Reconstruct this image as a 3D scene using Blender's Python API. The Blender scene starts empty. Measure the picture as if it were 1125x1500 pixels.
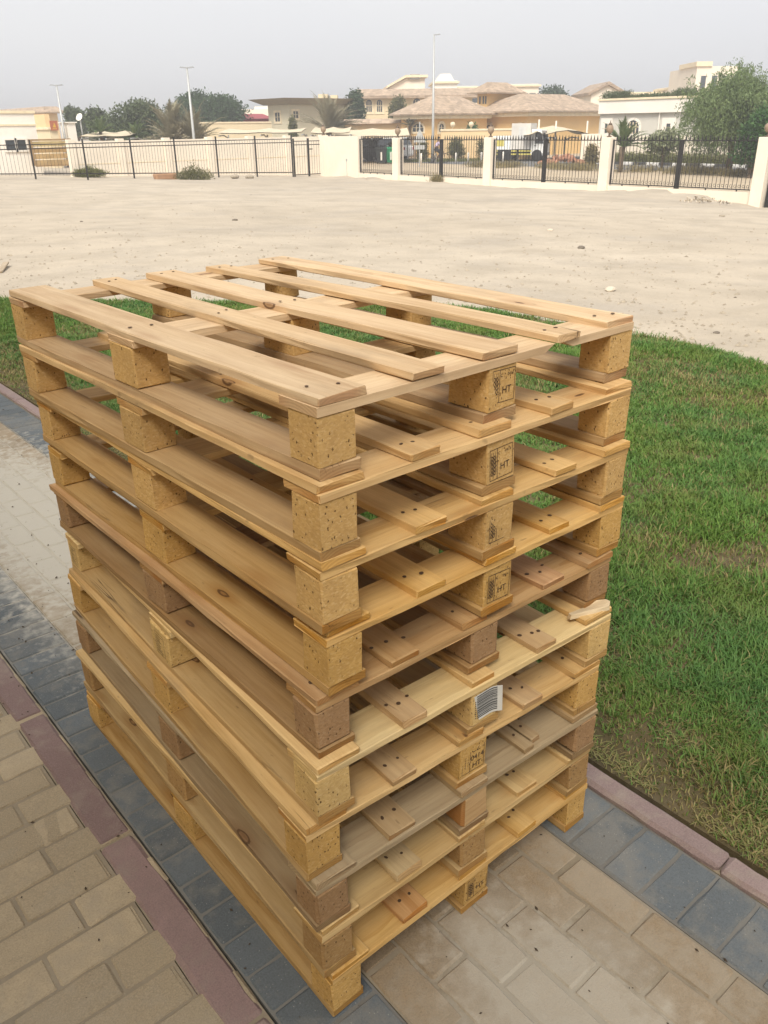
import bpy, bmesh, math, random
import numpy as np
from mathutils import Vector, Matrix
random.seed(7); rng = np.random.default_rng(11)
SC = bpy.context.scene; COL = SC.collection; PI = math.pi
rad = math.radians

# ------------------------------------------------------------------ camera, world, sun, exposure
CAM = Vector((-0.58968, -0.87633, 1.60316)); YAW, PITCH, ROLL, FPX = 0.872027, -0.438687, -0.012926, 1200.70
W0, H0 = 1125.0, 1500.0
_ca, _sa, _cp, _sp = math.cos(YAW), math.sin(YAW), math.cos(PITCH), math.sin(PITCH)
VD = Vector((_ca*_cp, _sa*_cp, _sp)); _r = Vector((_sa, -_ca, 0)); _u = _r.cross(VD)
VR = math.cos(ROLL)*_r + math.sin(ROLL)*_u; VU = -math.sin(ROLL)*_r + math.cos(ROLL)*_u
cd = bpy.data.cameras.new('camera'); cam = bpy.data.objects.new('camera', cd); COL.objects.link(cam)
cam.matrix_world = Matrix(((VR.x, VU.x, -VD.x, CAM.x), (VR.y, VU.y, -VD.y, CAM.y), (VR.z, VU.z, -VD.z, CAM.z), (0, 0, 0, 1)))
cd.sensor_fit = 'HORIZONTAL'; cd.sensor_width = 36.0; cd.lens = FPX/W0*36.0; cd.clip_start = 0.05; cd.clip_end = 6000
SC.camera = cam

SUN_EL, SUN_AZ = rad(48), rad(216)          # azimuth measured from +X towards +Y: where the sun stands
sd = Vector((math.cos(SUN_EL)*math.cos(SUN_AZ), math.cos(SUN_EL)*math.sin(SUN_AZ), math.sin(SUN_EL)))
wd = bpy.data.worlds.new("World"); SC.world = wd; wd.use_nodes = True
nt = wd.node_tree; nt.nodes.clear()
sky = nt.nodes.new('ShaderNodeTexSky'); sky.sky_type = 'NISHITA'; sky.sun_disc = False
sky.sun_elevation = SUN_EL; sky.sun_rotation = math.pi/2 - SUN_AZ
sky.dust_density = 6.0; sky.air_density = 1.2; sky.ozone_density = 1.0
hs = nt.nodes.new('ShaderNodeHueSaturation'); hs.inputs['Saturation'].default_value = 0.25
ov = nt.nodes.new('ShaderNodeMix'); ov.data_type = 'RGBA'; ov.inputs[0].default_value = 0.75
bg = nt.nodes.new('ShaderNodeBackground'); bg.inputs[1].default_value = 0.12
wo = nt.nodes.new('ShaderNodeOutputWorld')
# an even layer of thin high cloud: soft large patches, slightly paler towards the horizon
tc = nt.nodes.new('ShaderNodeTexCoord'); nz = nt.nodes.new('ShaderNodeTexNoise'); nz.inputs['Scale'].default_value = 1.6
nz.inputs['Detail'].default_value = 3
mp = nt.nodes.new('ShaderNodeMapping'); mp.inputs['Scale'].default_value = (1, 1, 3)
cr = nt.nodes.new('ShaderNodeValToRGB'); cr.color_ramp.elements[0].position = .3; cr.color_ramp.elements[1].position = .72
cr.color_ramp.elements[0].color = (7.9, 8.0, 8.4, 1); cr.color_ramp.elements[1].color = (8.4, 8.4, 8.5, 1)
L = nt.links.new
L(tc.outputs['Generated'], mp.inputs[0]); L(mp.outputs[0], nz.inputs['Vector']); L(nz.outputs['Fac'], cr.inputs[0])
L(sky.outputs[0], hs.inputs['Color']); L(hs.outputs[0], ov.inputs[6]); L(cr.outputs[0], ov.inputs[7])
L(ov.outputs[2], bg.inputs[0]); L(bg.outputs[0], wo.inputs[0])

sl = bpy.data.lights.new('sun', 'SUN'); sl.energy = 4.0; sl.angle = rad(24); sl.color = (1.0, .93, .82)
so = bpy.data.objects.new('sun', sl); COL.objects.link(so); so.rotation_euler = sd.to_track_quat('Z', 'Y').to_euler()
SC.view_settings.view_transform = 'Standard'; SC.view_settings.look = 'None'
SC.view_settings.exposure = 0.17; SC.view_settings.gamma = 1.0; SC.view_settings.use_curve_mapping = False
SC.render.engine = 'CYCLES'; SC.cycles.volume_bounces = 0; SC.cycles.max_bounces = 8; SC.cycles.transparent_max_bounces = 8
SC.cycles.use_denoising = True

# ------------------------------------------------------------------ view helpers (pixel of the photo -> point of the place)
def ray(u, v): return VD + VR*((u-W0/2)/FPX) + VU*((H0/2-v)/FPX)
def onX(u, v, X): d = ray(u, v); return CAM + d*((X-CAM.x)/d.x)
def onY(u, v, Y): d = ray(u, v); return CAM + d*((Y-CAM.y)/d.y)
def onZ(u, v, Z): d = ray(u, v); return CAM + d*((Z-CAM.z)/d.z)
FW = Vector((_ca, _sa, 0)); RT = Vector((_sa, -_ca, 0))
def onD(u, v, D): d = ray(u, v); return CAM + d*(D/d.dot(FW))
def px(P):
    q = Vector(P)-CAM; z = q.dot(VD); return (W0/2+FPX*q.dot(VR)/z, H0/2-FPX*q.dot(VU)/z)
def terrain(x, y):
    t = min(max(x-5, 0), 24.2); z = -0.0346*t*(1 if t > 3 else t/3*.7+.3*(t/3)**2)
    z -= .28*math.exp(-((x-28)**2/14+(y-13.0)**2/9)); return z

_rs = random.Random(3); _ph = [(_rs.uniform(.15, 1.4), _rs.uniform(0, 6.3), _rs.uniform(0, 6.3)) for _ in range(26)]
def sand_z(x, y):
    z = terrain(x, y)-.012; f = (Vector((x, y, 0))-CAM).dot(FW)
    if x < 29 and f > 8.5:
        z += min(1, (f-8.5)/6)*.012*sum(math.sin(k*(x*math.cos(q)+y*math.sin(q))+s_)*(.5/k**.6) for k, q, s_ in _ph)
    if x < 29 and f > 7: z += .22*math.exp(-((x-28.6)**2/1.2+(y-17.4)**2/5))+.16*math.exp(-((x-28.7)**2/1.2+(y-35)**2/6))+.10*math.exp(-((x-28.7)**2/1+(y-29.5)**2/4))
    return z
# ------------------------------------------------------------------ mesh helpers
class MB:
    def __init__(s): s.v = []; s.f = []
    def add(s, vs, fs):
        o = len(s.v); s.v += [tuple(p) for p in vs]; s.f += [tuple(i+o for i in f) for f in fs]; return s
    def box(s, x0, x1, y0, y1, z0, z1):
        return s.add([(x0,y0,z0),(x1,y0,z0),(x1,y1,z0),(x0,y1,z0),(x0,y0,z1),(x1,y0,z1),(x1,y1,z1),(x0,y1,z1)],
                     [(0,3,2,1),(4,5,6,7),(0,1,5,4),(1,2,6,5),(2,3,7,6),(3,0,4,7)])
    def tube(s, pts, r, n=8, cap=True):
        pts = [Vector(p) for p in pts]; rs = r if isinstance(r, (list, tuple)) else [r]*len(pts)
        vs = []; fs = []
        for i, p in enumerate(pts):
            d = (pts[min(i+1, len(pts)-1)]-pts[max(i-1, 0)]); d = d.normalized() if d.length > 1e-9 else Vector((0,0,1))
            a = d.orthogonal().normalized() if i == 0 else (a-d*a.dot(d)).normalized()
            b = d.cross(a)
            vs += [p+(a*math.cos(2*PI*k/n)+b*math.sin(2*PI*k/n))*rs[i] for k in range(n)]
        for i in range(len(pts)-1):
            for k in range(n): fs.append((i*n+k, i*n+(k+1) % n, (i+1)*n+(k+1) % n, (i+1)*n+k))
        if cap: fs.append(tuple(range(n))[::-1]); fs.append(tuple((len(pts)-1)*n+k for k in range(n)))
        return s.add(vs, fs)
    def lathe(s, prof, n=12, c=(0,0,0)):
        vs = []; fs = []
        for r, z in prof: vs += [(c[0]+r*math.cos(2*PI*k/n), c[1]+r*math.sin(2*PI*k/n), c[2]+z) for k in range(n)]
        for i in range(len(prof)-1):
            for k in range(n): fs.append((i*n+k, i*n+(k+1) % n, (i+1)*n+(k+1) % n, (i+1)*n+k))
        fs.append(tuple(range(n))[::-1]); fs.append(tuple((len(prof)-1)*n+k for k in range(n)))
        return s.add(vs, fs)
    def prism(s, poly, y0, y1):            # polygon in xz pushed along y
        n = len(poly); vs = [(x, y0, z) for x, z in poly]+[(x, y1, z) for x, z in poly]
        fs = [tuple(range(n)), tuple(range(2*n-1, n-1, -1))]+[(k, k+n, (k+1) % n+n, (k+1) % n) for k in range(n)]
        return s.add(vs, fs)
    def mesh(s, name, mat, smooth=False):
        m = bpy.data.meshes.new(name); m.from_pydata(s.v, [], s.f); m.materials.append(mat)
        bm = bmesh.new(); bm.from_mesh(m); bmesh.ops.recalc_face_normals(bm, faces=bm.faces); bm.to_mesh(m); bm.free()
        if smooth:
            for p in m.polygons: p.use_smooth = True
        return m
    def build(s, name, mat, parent=None, loc=(0,0,0), rot=(0,0,0), smooth=False, color=None):
        return link(name, s.mesh(name, mat, smooth), parent, loc, rot, color)
def link(name, mesh, parent=None, loc=(0,0,0), rot=(0,0,0), color=None):
    o = bpy.data.objects.new(name, mesh); COL.objects.link(o); o.location = loc; o.rotation_euler = rot
    if parent is not None: o.parent = parent
    if color is not None: o.color = (*color[:3], 1)
    return o
def tag(o, label=None, cat=None, group=None, kind=None):
    if label: o['label'] = label
    if cat: o['category'] = cat
    if group: o['group'] = group
    if kind: o['kind'] = kind
    return o
def thing(name, label, cat, loc=(0,0,0), rz=0, group=None):
    o = bpy.data.objects.new(name, None); COL.objects.link(o); o.location = loc; o.rotation_euler = (0,0,rz)
    o.empty_display_size = .1
    return tag(o, label, cat, group)
def bev_box(l, w, h, bev=.002, jit=0.0, cuts=0, warp=0.0):
    """rounded-edge box, length along x, centred; uneven sides"""
    bm = bmesh.new(); bmesh.ops.create_cube(bm, size=1)
    for v in bm.verts: v.co = Vector((v.co.x*l, v.co.y*w, v.co.z*h))
    if cuts:
        ed = [e for e in bm.edges if abs((e.verts[0].co-e.verts[1].co).x) > l*.5]
        bmesh.ops.subdivide_edges(bm, edges=ed, cuts=cuts)
    if bev > 0:
        ed = [e for e in bm.edges if len(e.link_faces) == 2 and e.calc_face_angle(0) > .5]
        bmesh.ops.bevel(bm, geom=ed, offset=bev, segments=1, affect='EDGES', clamp_overlap=True)
    ph = random.uniform(0, 6)
    for v in bm.verts:
        if warp: v.co.z += warp*math.sin(v.co.x/l*PI*1.3+ph)
        if jit: v.co += Vector((random.uniform(-jit, jit), random.uniform(-jit, jit), random.uniform(-jit, jit)*.5))
    return bm
def bm_mesh(bm, name, mat):
    m = bpy.data.meshes.new(name); bm.to_mesh(m); bm.free(); m.materials.append(mat); return m
def np_mesh(name, V, Fq, mat, attr=None):
    m = bpy.data.meshes.new(name); n, k = Fq.shape
    m.vertices.add(len(V)); m.vertices.foreach_set('co', np.asarray(V, np.float32).ravel())
    m.loops.add(n*k); m.loops.foreach_set('vertex_index', Fq.astype(np.int32).ravel())
    m.polygons.add(n); m.polygons.foreach_set('loop_start', np.arange(0, n*k, k, dtype=np.int32))
    m.polygons.foreach_set('loop_total', np.full(n, k, np.int32)); m.update(calc_edges=True); m.materials.append(mat)
    if attr is not None:
        a = m.attributes.new('tone', 'FLOAT', 'POINT'); a.data.foreach_set('value', np.asarray(attr, np.float32))
    return m

# ------------------------------------------------------------------ material helpers
class N:
    def __init__(s, name):
        s.m = bpy.data.materials.new(name); s.m.use_nodes = True; s.t = s.m.node_tree
        s.b = s.t.nodes['Principled BSDF']; s.o = s.t.nodes['Material Output']
    def n(s, typ, **kw):
        q = s.t.nodes.new('ShaderNode'+typ)
        for k, v in kw.items():
            if hasattr(q, k) and not k[0].isupper(): setattr(q, k, v)
            else: s.set(q, k, v)
        return q
    def set(s, q, k, v):
        i = q.inputs[k if not k.startswith('i') or not k[1:].isdigit() else int(k[1:])]
        if isinstance(v, bpy.types.NodeSocket): s.t.links.new(v, i)
        else: i.default_value = v
    def noise(s, vec, scale, detail=4, rough=.55, dist=0):
        q = s.n('TexNoise', Scale=scale, Detail=detail, Roughness=rough, Distortion=dist)
        if vec is not None: s.t.links.new(vec, q.inputs['Vector'])
        return q.outputs['Fac']
    def vor(s, vec, scale, out='Distance', feat='F1', rnd=1.0):
        q = s.n('TexVoronoi', feature=feat, Scale=scale, Randomness=rnd)
        if vec is not None: s.t.links.new(vec, q.inputs['Vector'])
        return q.outputs[out]
    def math(s, op, a, b=0.0, c=None, clamp=False):
        q = s.n('Math', operation=op, use_clamp=clamp); s.set(q, 'i0', a); s.set(q, 'i1', b)
        if c is not None: s.set(q, 'i2', c)
        return q.outputs[0]
    def ramp(s, fac, a, b, c0=0.0, c1=1.0):
        q = s.n('MapRange', clamp=True); s.set(q, 'i0', fac); s.set(q, 'i1', a); s.set(q, 'i2', b); s.set(q, 'i3', c0); s.set(q, 'i4', c1)
        return q.outputs[0]
    def mix(s, f, a, b, mode='MIX'):
        q = s.n('Mix', data_type='RGBA', blend_type=mode, clamp_factor=True)
        for i, v in ((0, f), (6, a), (7, b)):
            if isinstance(v, bpy.types.NodeSocket): s.t.links.new(v, q.inputs[i])
            else: q.inputs[i].default_value = v if i == 0 else (*v[:3], 1)
        return q.outputs[2]
    def map(s, vec, scale=(1,1,1), loc=(0,0,0), rot=(0,0,0)):
        q = s.n('Mapping', Scale=scale, Rotation=rot); s.t.links.new(vec, q.inputs['Vector'])
        if isinstance(loc, bpy.types.NodeSocket): s.t.links.new(loc, q.inputs['Location'])
        else: q.inputs['Location'].default_value = loc
        return q.outputs[0]
    def bump(s, h, strength=.3, dist=.01, prev=None):
        q = s.n('Bump', Strength=strength, Distance=dist); s.t.links.new(h, q.inputs['Height'])
        if prev is not None: s.t.links.new(prev, q.inputs['Normal'])
        return q.outputs[0]
    def col(s, c): s.set(s.b, 'Base Color', c if isinstance(c, bpy.types.NodeSocket) else (*c[:3], 1))
    def rough(s, r): s.set(s.b, 'Roughness', r)
    def done(s, normal=None, spec=.3):
        if normal is not None: s.t.links.new(normal, s.b.inputs['Normal'])
        s.b.inputs['Specular IOR Level'].default_value = spec
        return s.m
def obj_coord(M): return M.n('TexCoord').outputs['Object']
def world_pos(M): return M.n('NewGeometry').outputs['Position']
def hsv(M, c, h=.5, s=1.0, v=1.0):
    q = M.n('HueSaturation'); M.set(q, 'Hue', h); M.set(q, 'Saturation', s); M.set(q, 'Value', v); M.set(q, 'Color', c); return q.outputs[0]

def mat_plain(name, c, rough=.7, metal=0, var=.12, scale=3.0, bump=0.0, spec=.3):
    """a painted / cast surface: blotchy tone, fine grain"""
    M = N(name); p = obj_coord(M)
    a = M.noise(p, scale, 5, .6); b = M.noise(p, scale*14, 3, .6)
    f = M.math('ADD', M.math('MULTIPLY', a, .7), M.math('MULTIPLY', b, .3))
    lo = tuple(x*(1-var*1.6) for x in c); hi = tuple(min(1, x*(1+var)) for x in c)
    M.col(M.mix(M.ramp(f, .3, .7), lo, hi)); M.rough(rough); M.b.inputs['Metallic'].default_value = metal
    return M.done(M.bump(b, bump, .004) if bump else None, spec)

def mat_wood():
    M = N('pallet_wood'); oi = M.n('ObjectInfo'); rnd = oi.outputs['Random']; base = oi.outputs['Color']
    p = obj_coord(M)
    off = M.n('CombineXYZ'); M.set(off, 'X', M.math('MULTIPLY', rnd, 37.0)); M.set(off, 'Y', M.math('MULTIPLY', rnd, 3.1)); M.set(off, 'Z', M.math('MULTIPLY', rnd, 7.7))
    q = M.n('VectorMath', operation='ADD'); M.set(q, 'i0', p); M.set(q, 'i1', off.outputs[0]); P = q.outputs[0]
    # growth rings about a far axis along x, wandering along the length
    wx = M.noise(M.map(P, (1.6, 5, 5)), 1.0, 2, .5)
    wob = M.n('CombineXYZ'); M.set(wob, 'Y', M.math('MULTIPLY', M.math('SUBTRACT', wx, .5), .055)); M.set(wob, 'Z', M.math('MULTIPLY_ADD', rnd, .10, .035))
    q2 = M.n('VectorMath', operation='ADD'); M.set(q2, 'i0', p); M.set(q2, 'i1', wob.outputs[0])
    wv = M.n('TexWave', wave_type='RINGS', rings_direction='X', wave_profile='SAW', Scale=26.0, Distortion=1.2, Detail=2.0)
    M.set(wv, 'Detail Scale', 1.5); M.t.links.new(M.map(q2.outputs[0], (.25, 1, 1)), wv.inputs['Vector'])
    ring = M.ramp(wv.outputs['Fac'], .25, 1.0)
    grain = M.noise(M.map(P, (5, 120, 120)), 1.0, 5, .7)
    blotch = M.noise(M.map(P, (3.0, 16, 16)), 1.0, 4, .6)
    dark = hsv(M, base, .487, 1.16, .66)
    c = M.mix(M.math('MULTIPLY', ring, .55), base, dark)
    c = M.mix(M.ramp(grain, .40, .66, 0, .6), c, hsv(M, base, .490, 1.12, .62))
    c = M.mix(M.ramp(blotch, .3, .75, 0, .55), c, hsv(M, base, .506, .85, 1.22))
    # knots
    vq = M.n('TexVoronoi', feature='F1', Scale=1.0); M.t.links.new(M.map(P, (5.5, 17, 11)), vq.inputs['Vector'])
    sp = M.n('SeparateColor'); M.t.links.new(vq.outputs['Color'], sp.inputs[0])
    sel = M.math('GREATER_THAN', sp.outputs[0], .82)
    kd = M.math('ADD', vq.outputs['Distance'], M.math('MULTIPLY', M.math('SUBTRACT', grain, .5), .10))
    knot = M.math('MULTIPLY', M.math('MULTIPLY', M.ramp(kd, .06, .12, .55, 0), sel), 1.0); kring = M.math('MULTIPLY', M.ramp(M.math('ABSOLUTE', M.math('SUBTRACT', kd, .115)), .012, .03, .8, 0), sel)
    halo = M.math('MULTIPLY', M.ramp(kd, .12, .42, .55, 0), sel)
    c = M.mix(halo, c, hsv(M, base, .48, 1.2, .62))
    c = M.mix(knot, c, (.16, .075, .03)); c = M.mix(kring, c, (.07, .03, .012))
    # handling dirt: dull scuffs, darker end grain
    dirt = M.noise(M.map(P, (2.2, 6, 6)), 1.0, 5, .68)
    c = M.mix(M.ramp(dirt, .54, .78, 0, .48), c, (.20, .15, .10))
    scr = M.noise(M.map(P, (30, 90, 30)), 1.0, 2, .5)
    c = M.mix(M.ramp(scr, .70, .80, 0, .4), c, (.10, .055, .025))
    tcn = M.n('TexCoord'); gs_ = M.n('SeparateXYZ'); M.t.links.new(tcn.outputs['Generated'], gs_.inputs[0]); ns_ = M.n('SeparateXYZ'); M.t.links.new(tcn.outputs['Normal'], ns_.inputs[0])
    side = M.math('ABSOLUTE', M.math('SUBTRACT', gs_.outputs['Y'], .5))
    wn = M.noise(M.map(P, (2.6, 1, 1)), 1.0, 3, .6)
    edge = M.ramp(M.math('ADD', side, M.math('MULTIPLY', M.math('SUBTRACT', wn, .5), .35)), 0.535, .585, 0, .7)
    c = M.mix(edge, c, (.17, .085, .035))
    endf = M.math('GREATER_THAN', M.math('ABSOLUTE', ns_.outputs['X']), .7)
    rings = M.n('TexWave', wave_type='RINGS', rings_direction='X', wave_profile='SIN', Scale=60.0, Distortion=.6); M.t.links.new(q2.outputs[0], rings.inputs['Vector'])
    ec = M.mix(M.ramp(M.noise(P, 9, 2), .45, .65), hsv(M, base, .495, 1.1, .86), hsv(M, base, .478, 1.25, .74))
    ec = M.mix(M.math('MULTIPLY', rings.outputs['Fac'], .45), ec, hsv(M, base, .48, 1.2, .45))
    c = M.mix(M.math('MULTIPLY', endf, .85), c, ec)
    crk = M.noise(M.map(P, (1.7, 46, 20)), 1.0, 2, .5); crs = M.noise(M.map(P, (3.1, 9, 9), (4.3, 0, 0)), 1.0, 2)
    crack = M.math('MULTIPLY', M.ramp(M.math('ABSOLUTE', M.math('SUBTRACT', crk, .5)), .006, .016, 1, 0), M.ramp(crs, .66, .72))
    c = M.mix(M.math('MULTIPLY', crack, .85), c, (.05, .026, .012))
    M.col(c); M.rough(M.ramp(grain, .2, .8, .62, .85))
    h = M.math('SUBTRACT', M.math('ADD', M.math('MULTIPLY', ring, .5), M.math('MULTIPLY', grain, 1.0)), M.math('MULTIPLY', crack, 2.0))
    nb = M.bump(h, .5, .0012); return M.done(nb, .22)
def mat_block():
    M = N('pressed_chip_block'); oi = M.n('ObjectInfo'); base = oi.outputs['Color']; rnd = oi.outputs['Random']
    p = obj_coord(M); off = M.n('CombineXYZ'); M.set(off, 'X', M.math('MULTIPLY', rnd, 31.0)); M.set(off, 'Y', M.math('MULTIPLY', rnd, 11.0))
    q = M.n('VectorMath', operation='ADD'); M.set(q, 'i0', p); M.set(q, 'i1', off.outputs[0]); P = q.outputs[0]
    chips = M.n('TexVoronoi', feature='F1', Scale=210.0); M.t.links.new(M.map(P, (1, 1, 1.7)), chips.inputs['Vector'])
    sp = M.n('SeparateColor'); M.t.links.new(chips.outputs['Color'], sp.inputs[0])
    c = M.mix(M.ramp(sp.outputs[0], 0, 1, 0, .52), base, hsv(M, base, .49, 1.08, .62))
    c = M.mix(M.ramp(sp.outputs[1], .72, 1, 0, .35), c, hsv(M, base, .505, .8, 1.3))
    big = M.noise(P, 14, 4, .6); c = M.mix(M.ramp(big, .40, .72, 0, .5), c, hsv(M, base, .495, 1.0, .66))
    v = M.n('TexVoronoi', feature='F1', Scale=200.0); M.t.links.new(M.map(P, (1, .8, .62), (0, 0, 0), (.5, .4, .3)), v.inputs['Vector'])
    s2 = M.n('SeparateColor'); M.t.links.new(v.outputs['Color'], s2.inputs[0])
    vd = M.math('ADD', v.outputs['Distance'], M.math('MULTIPLY', M.math('SUBTRACT', M.noise(P, 330, 2), .5), 1.1))
    spot = M.math('MULTIPLY', M.ramp(vd, .16, .34, 1, 0), M.math('GREATER_THAN', s2.outputs[0], M.ramp(M.noise(P, 26, 2), .35, .65, .72, .92)))
    c = M.mix(M.math('MULTIPLY', spot, .85), c, (.07, .034, .012)); M.col(c); M.rough(.85)
    h = M.math('SUBTRACT', M.math('ADD', M.math('MULTIPLY', sp.outputs[2], .6), M.math('MULTIPLY', M.noise(P, 420, 2), .5)), M.math('MULTIPLY', spot, 2.2))
    return M.done(M.bump(h, .55, .0016), .15)
def mat_paver(name, c, sand=.5, speck=.0):
    M = N(name); oi = M.n('ObjectInfo'); rnd = oi.outputs['Random']; w = world_pos(M)
    fine = M.noise(w, 260, 3, .7); mid = M.noise(w, 22, 5, .62); big = M.noise(w, 2.1, 4, .6)
    b = M.mix(rnd, tuple(x*.80 for x in c), tuple(x*1.18 for x in c))
    b = M.mix(M.ramp(mid, .3, .72, 0, .6), b, tuple(x*.72 for x in c))
    b = M.mix(M.ramp(fine, .45, .72, 0, .45), b, tuple(x*1.4 for x in c)); b = M.mix(M.ramp(fine, .30, .46, .45, 0), b, tuple(x*.6 for x in c))
    if speck:
        v = M.n('TexVoronoi', feature='F1', Scale=150.0); M.t.links.new(w, v.inputs['Vector'])
        s2 = M.n('SeparateColor'); M.t.links.new(v.outputs['Color'], s2.inputs[0])
        b = M.mix(M.math('MULTIPLY', M.ramp(v.outputs['Distance'], .08, .22, speck, 0), M.math('GREATER_THAN', s2.outputs[0], .80)), b, (.34, .33, .30))
    dust = M.math('ADD', M.math('MULTIPLY', big, .62), M.math('MULTIPLY', mid, .42))
    b = M.mix(M.ramp(dust, .50, .62, 0, sand), b, (.36, .315, .245))
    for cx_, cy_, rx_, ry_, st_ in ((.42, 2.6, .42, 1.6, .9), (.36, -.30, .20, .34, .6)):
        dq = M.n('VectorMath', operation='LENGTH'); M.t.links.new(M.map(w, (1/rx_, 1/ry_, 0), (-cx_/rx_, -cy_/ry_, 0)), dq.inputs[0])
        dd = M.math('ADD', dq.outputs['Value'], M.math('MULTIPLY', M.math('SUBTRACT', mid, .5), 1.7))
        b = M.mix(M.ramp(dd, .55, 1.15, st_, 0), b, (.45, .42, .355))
    M.col(b); M.rough(.9)
    return M.done(M.bump(M.math('ADD', M.math('MULTIPLY', fine, .8), mid), .65, .0025), .2)
def mat_ground(name, a, b, scale=.6, peb=True, bumpd=.03, track=0.0):
    M = N(name); w = world_pos(M)
    big = M.noise(w, scale*.18, 5, .6); mid = M.noise(w, scale*1.6, 6, .65); fine = M.noise(w, 24, 5, .7); grit = M.noise(w, 130, 2, .6)
    c = M.mix(M.ramp(big, .34, .66), a, b); c = M.mix(M.ramp(M.noise(w, scale*.6, 6, .7), .50, .68, 0, .55), c, tuple(x*.78 for x in (a[0], a[0]*.9, a[0]*.78)))
    c = M.mix(M.ramp(mid, .42, .66, 0, .6), c, tuple(x*.76 for x in a))
    c = M.mix(M.ramp(fine, .52, .78, 0, .45), c, tuple(x*.62 for x in a))
    c = M.mix(M.ramp(grit, .62, .8, 0, .35), c, tuple(min(1, x*1.3) for x in b))
    if peb:
        v = M.n('TexVoronoi', feature='F1', Scale=7.0); M.t.links.new(w, v.inputs['Vector'])
        s2 = M.n('SeparateColor'); M.t.links.new(v.outputs['Color'], s2.inputs[0])
        sp = M.math('MULTIPLY', M.ramp(v.outputs['Distance'], .05, .16, .8, 0), M.math('GREATER_THAN', s2.outputs[0], .86))
        c = M.mix(sp, c, tuple(x*.40 for x in a))
    if 'joint' in name:
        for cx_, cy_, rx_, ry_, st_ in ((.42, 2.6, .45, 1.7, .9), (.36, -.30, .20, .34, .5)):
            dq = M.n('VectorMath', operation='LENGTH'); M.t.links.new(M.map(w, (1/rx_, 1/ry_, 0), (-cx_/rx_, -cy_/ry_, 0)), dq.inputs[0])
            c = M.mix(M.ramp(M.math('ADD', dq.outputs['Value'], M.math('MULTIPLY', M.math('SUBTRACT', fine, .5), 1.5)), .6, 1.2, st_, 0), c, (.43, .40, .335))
    M.col(c); M.rough(.95)
    h = M.math('ADD', M.math('MULTIPLY', mid, 1.0), M.math('MULTIPLY', fine, .45)); h = M.math('ADD', h, M.math('MULTIPLY', grit, .10))
    return M.done(M.bump(h, .6, bumpd), .1)
def mat_leaf(name, a, b, trans=.25):
    M = N(name); g = M.n('NewGeometry'); r = g.outputs['Random Per Island']
    n = M.noise(g.outputs['Position'], 1.1, 3, .6)
    c = M.mix(r, a, b); c = M.mix(M.ramp(n, .35, .7, 0, .55), c, tuple(x*.55 for x in a))
    M.col(c); M.rough(.6); d = M.n('BsdfTranslucent'); M.t.links.new(c, d.inputs['Color'])
    mx = M.n('MixShader'); mx.inputs[0].default_value = trans
    M.t.links.new(M.b.outputs[0], mx.inputs[1]); M.t.links.new(d.outputs[0], mx.inputs[2]); M.t.links.new(mx.outputs[0], M.o.inputs[0])
    M.b.inputs['Specular IOR Level'].default_value = .2
    return M.m
def mat_grass():
    M = N('grass_blades'); g = M.n('NewGeometry'); w = g.outputs['Position']; r = g.outputs['Random Per Island']
    at = M.n('Attribute', attribute_name='tone'); t = at.outputs['Fac']
    c = M.mix(r, (.080, .172, .028), (.170, .285, .054))
    c = M.mix(M.ramp(M.noise(w, .9, 4, .6), .42, .62, 0, .65), c, (.090, .210, .066))
    c = M.mix(M.ramp(M.noise(w, 2.6, 4, .65), .48, .70, 0, .6), c, (.19, .215, .050))
    c = M.mix(t, c, M.mix(r, (.21, .145, .06), (.40, .31, .15)))
    M.col(c); M.rough(.55); d = M.n('BsdfTranslucent'); M.t.links.new(c, d.inputs['Color'])
    mx = M.n('MixShader'); mx.inputs[0].default_value = .28
    M.t.links.new(M.b.outputs[0], mx.inputs[1]); M.t.links.new(d.outputs[0], mx.inputs[2]); M.t.links.new(mx.outputs[0], M.o.inputs[0])
    M.b.inputs['Specular IOR Level'].default_value = .25
    return M.m
def mat_tile(name, c):
    M = N(name); p = obj_coord(M); g = M.n('NewGeometry')
    s = M.n('SeparateXYZ'); M.t.links.new(p, s.inputs[0])
    rows = M.math('FRACT', M.math('MULTIPLY', s.outputs['Z'], 5.5))
    v = M.n('TexVoronoi', feature='F1', Scale=1.0); M.t.links.new(M.map(p, (3.2, 3.2, 5.5)), v.inputs['Vector'])
    s2 = M.n('SeparateColor'); M.t.links.new(v.outputs['Color'], s2.inputs[0])
    b = M.mix(s2.outputs[0], tuple(x*.72 for x in c), tuple(x*1.25 for x in c))
    b = M.mix(M.ramp(rows, .0, .25, .45, 0), b, tuple(x*.5 for x in c))
    b = M.mix(M.ramp(M.noise(p, .7, 4), .4, .7, 0, .4), b, (.35, .27, .19))
    M.col(b); M.rough(.85); return M.done(M.bump(rows, .5, .05), .2)
def mat_glass():
    M = N('window_glass'); M.col((.045, .055, .065)); M.rough(.12); return M.done(None, .6)

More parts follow.
